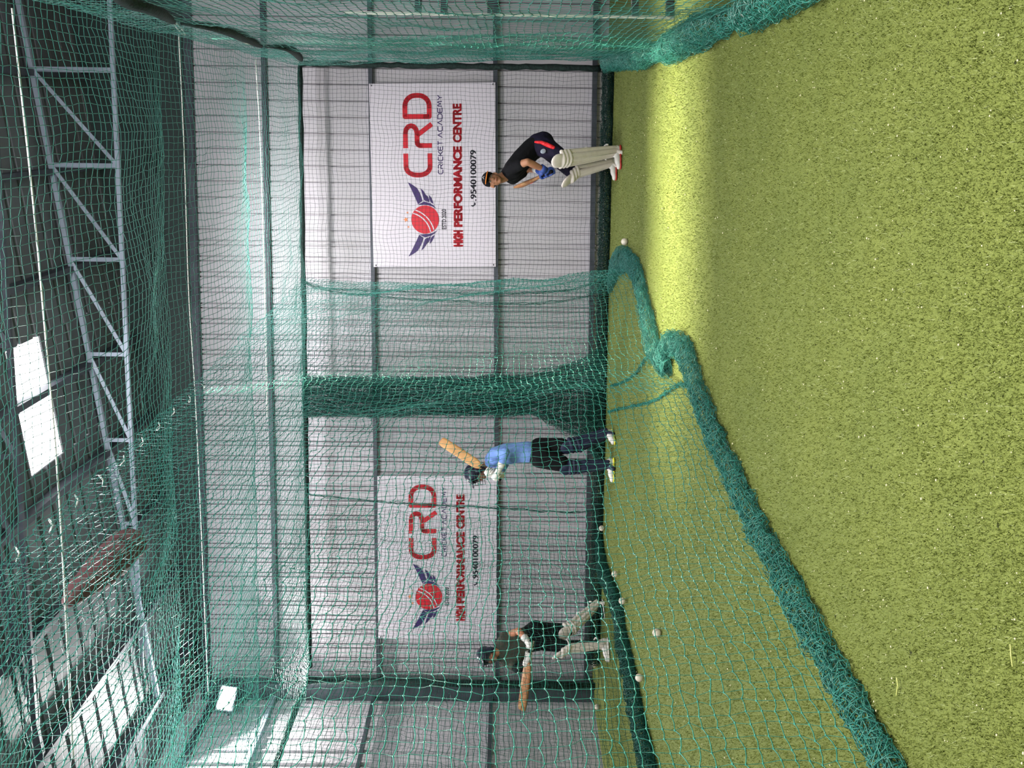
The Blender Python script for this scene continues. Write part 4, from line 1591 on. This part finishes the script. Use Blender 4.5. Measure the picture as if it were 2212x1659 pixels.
def helmet(fr, root, m):
    c, u, f, s = fr
    mb = MB()
    mb.ell(c + u * 0.040 - f * 0.012, 0.098, 0.122, 0.100, s, f, u, 20, 14)
    for q in (-1, 1):
        mb.ell(c + s * q * 0.080 - f * 0.015 - u * 0.030, 0.022, 0.052, 0.062, s, f, u)
    mb.ell(c + u * 0.055 + f * 0.125, 0.075, 0.050, 0.012, s, (f - u * 0.2).normalized(), u, 16, 8)
    mb.build('helmet', m, root, True, 0.006, 1)
    for k_ in range(5):
        z = 0.020 - 0.028 * k_
        MB().tube([c + u * z + s * 0.098 * math.sin(a) + f * (0.03 + 0.105 * math.cos(a)) for a in np.linspace(-1.45, 1.45, 12)], 0.0035, 5).build('grille_bar', m_grille, root, True)
    for q in (-0.45, 0.45):
        MB().tube([c + u * (0.035 - 0.13 * t) + s * 0.098 * math.sin(q) + f * (0.03 + 0.105 * math.cos(q)) for t in (0, 0.5, 1)], 0.0035, 5).build('grille_bar', m_grille, root, True)
    MB().ell(c + u * 0.105 + f * 0.075, 0.016, 0.006, 0.012, s, (f + u).normalized(), (u - f).normalized()).build('helmet_badge', m_white, root, True)


helmet(hd, root, m_helmet)
bat(g_top, g_top + gd * 0.85, V3(0.35, -0.95, 0.2), 'pale willow cricket bat raised over the shoulder of the middle batter', m_willow, m_charcoal)

# ---- far left batter: olive shirt, cream pads, on a long stride
J = Fig(1020, 1280, 5.925, 8.85)
h1, t1_ = J.fl(1660, 165), J.fl(1672, 250)
h2, t2_ = J.fl(1752, 640), J.fl(1764, 830)
h1 = J.fl(1690, 170)
t1_ = J.fl(1700, 250)
root = empty('person', (h1 + t1_ + h2 + t2_) / 4, 'person in olive shirt and dark helmet lunging with bat out, far left lane', 'person')
a1 = shoe(root, h1, t1_, m_charcoal, m_white)
a2 = shoe(root, h2, t2_, m_white, m_white)
k1, k2 = J(1235, 475, 0.10), J(1170, 690, -0.16)
q1, q2 = J(800, 500, 0.04), J(810, 600, -0.04)
neck = J(310, 760, -0.08)
sA, sB = J(420, 570, 0.00), J(480, 890, -0.06)
eA, wA = J(590, 490, -0.10), J(690, 600, -0.26)
eB, wB = J(590, 985, -0.20), J(700, 880, -0.30)
hd = frame_head(J(200, 815, -0.12), V3(-0.05, 0, 1), V3(-0.35, -0.9, -0.25))
g_top, toe = J(760, 590, -0.34), J(625, 1565, -0.30)
gd = (toe - g_top).normalized()
dv = V3(1, 0.15, 0.1)
mb = MB()
add_head(mb, hd)
mb.limb([(hd[0] - hd[1] * 0.03, 0.052), (neck, 0.056), (J(370, 740, -.04), 0.07)])
twin(mb, [(J(430, 730, -.03), 0.085, 0.10), (J(560, 690, -.02), 0.092, 0.08), (J(680, 620, 0), 0.090, 0.05), (J(800, 555, 0), 0.095, 0.06)], dv)
for s_, e_, w_ in ((sA, eA, wA), (sB, eB, wB)):
    mb.limb([(s_, 0.050), (s_.lerp(e_, 0.5), 0.046), (e_, 0.039), (e_.lerp(w_, 0.35), 0.040), (w_, 0.028)])
for p_, k_, a_ in ((q1, k1, a1), (q2, k2, a2)):
    mb.limb([(p_, 0.082), (p_.lerp(k_, 0.5), 0.072), (k_, 0.052), (k_.lerp(a_, 0.35), 0.052), (a_, 0.036)])
hand(mb, g_top + gd * 0.07, gd, V3(0, -1, 0.3), wA, 0.008, 0.016)
hand(mb, g_top + gd * 0.20, gd, V3(0, -1, 0.1), wB, 0.008, 0.016)
mb.build('body', m_skin2, root, True, 0.0075, 2)
face_parts(hd, root)
mb = MB()
twin(mb, [(J(350, 745, -.05), 0.072, 0.04), (J(440, 730, -.04), 0.100, 0.11), (J(560, 690, -.02), 0.110, 0.09), (J(680, 620, 0), 0.108, 0.06), (J(740, 590, 0), 0.108, 0.06)], dv)
mb.limb([(J(380, 700, -.04), 0.080), (sA, 0.068), (sA.lerp(eA, 0.25), 0.062)])
mb.limb([(J(380, 760, -.04), 0.080), (sB, 0.070), (sB.lerp(eB, 0.5), 0.064)])
mb.build('shirt', m_olive, root, True, 0.010, 3)
mb = MB()
mb.limb([(sB.lerp(eB, 0.4), 0.056), (eB, 0.050), (eB.lerp(wB, 0.75), 0.044)])
mb.build('under_sleeve', m_charcoal, root, True, 0.009, 2)
mb = MB()
twin(mb, [(J(740, 585, 0), 0.108, 0.06), (J(820, 550, 0), 0.120, 0.07)], dv)
for p_, k_, a_ in ((q1, k1, a1), (q2, k2, a2)):
    mb.limb([(p_, 0.114), (p_.lerp(k_, 0.45), 0.098), (k_, 0.072), (k_.lerp(a_, 0.4), 0.062), (k_.lerp(a_, 0.9), 0.046)])
mb.build('trousers', m_charcoal, root, True, 0.010, 3)
pad(root, a1, k1, k1 + V3(-0.02, -0.06, 0.12), V3(-0.3, -0.9, 0.2), m_cream, m_white, 0.034)
pad(root, a2, k2, k2 + V3(-0.07, -0.03, 0.13), V3(-0.75, -0.6, 0.1), m_cream, m_white, 0.034)
glove(root, g_top + gd * 0.07, gd, V3(0, -1, 0.3), wA, m_white)
glove(root, g_top + gd * 0.20, gd, V3(0, -1, 0.1), wB, m_white)
helmet(hd, root, m_helmet)
bat(g_top, g_top + gd * 0.85, V3(0.1, -0.8, 0.6), 'brown cricket bat held out level by the far left batter', m_willow_d, m_charcoal)
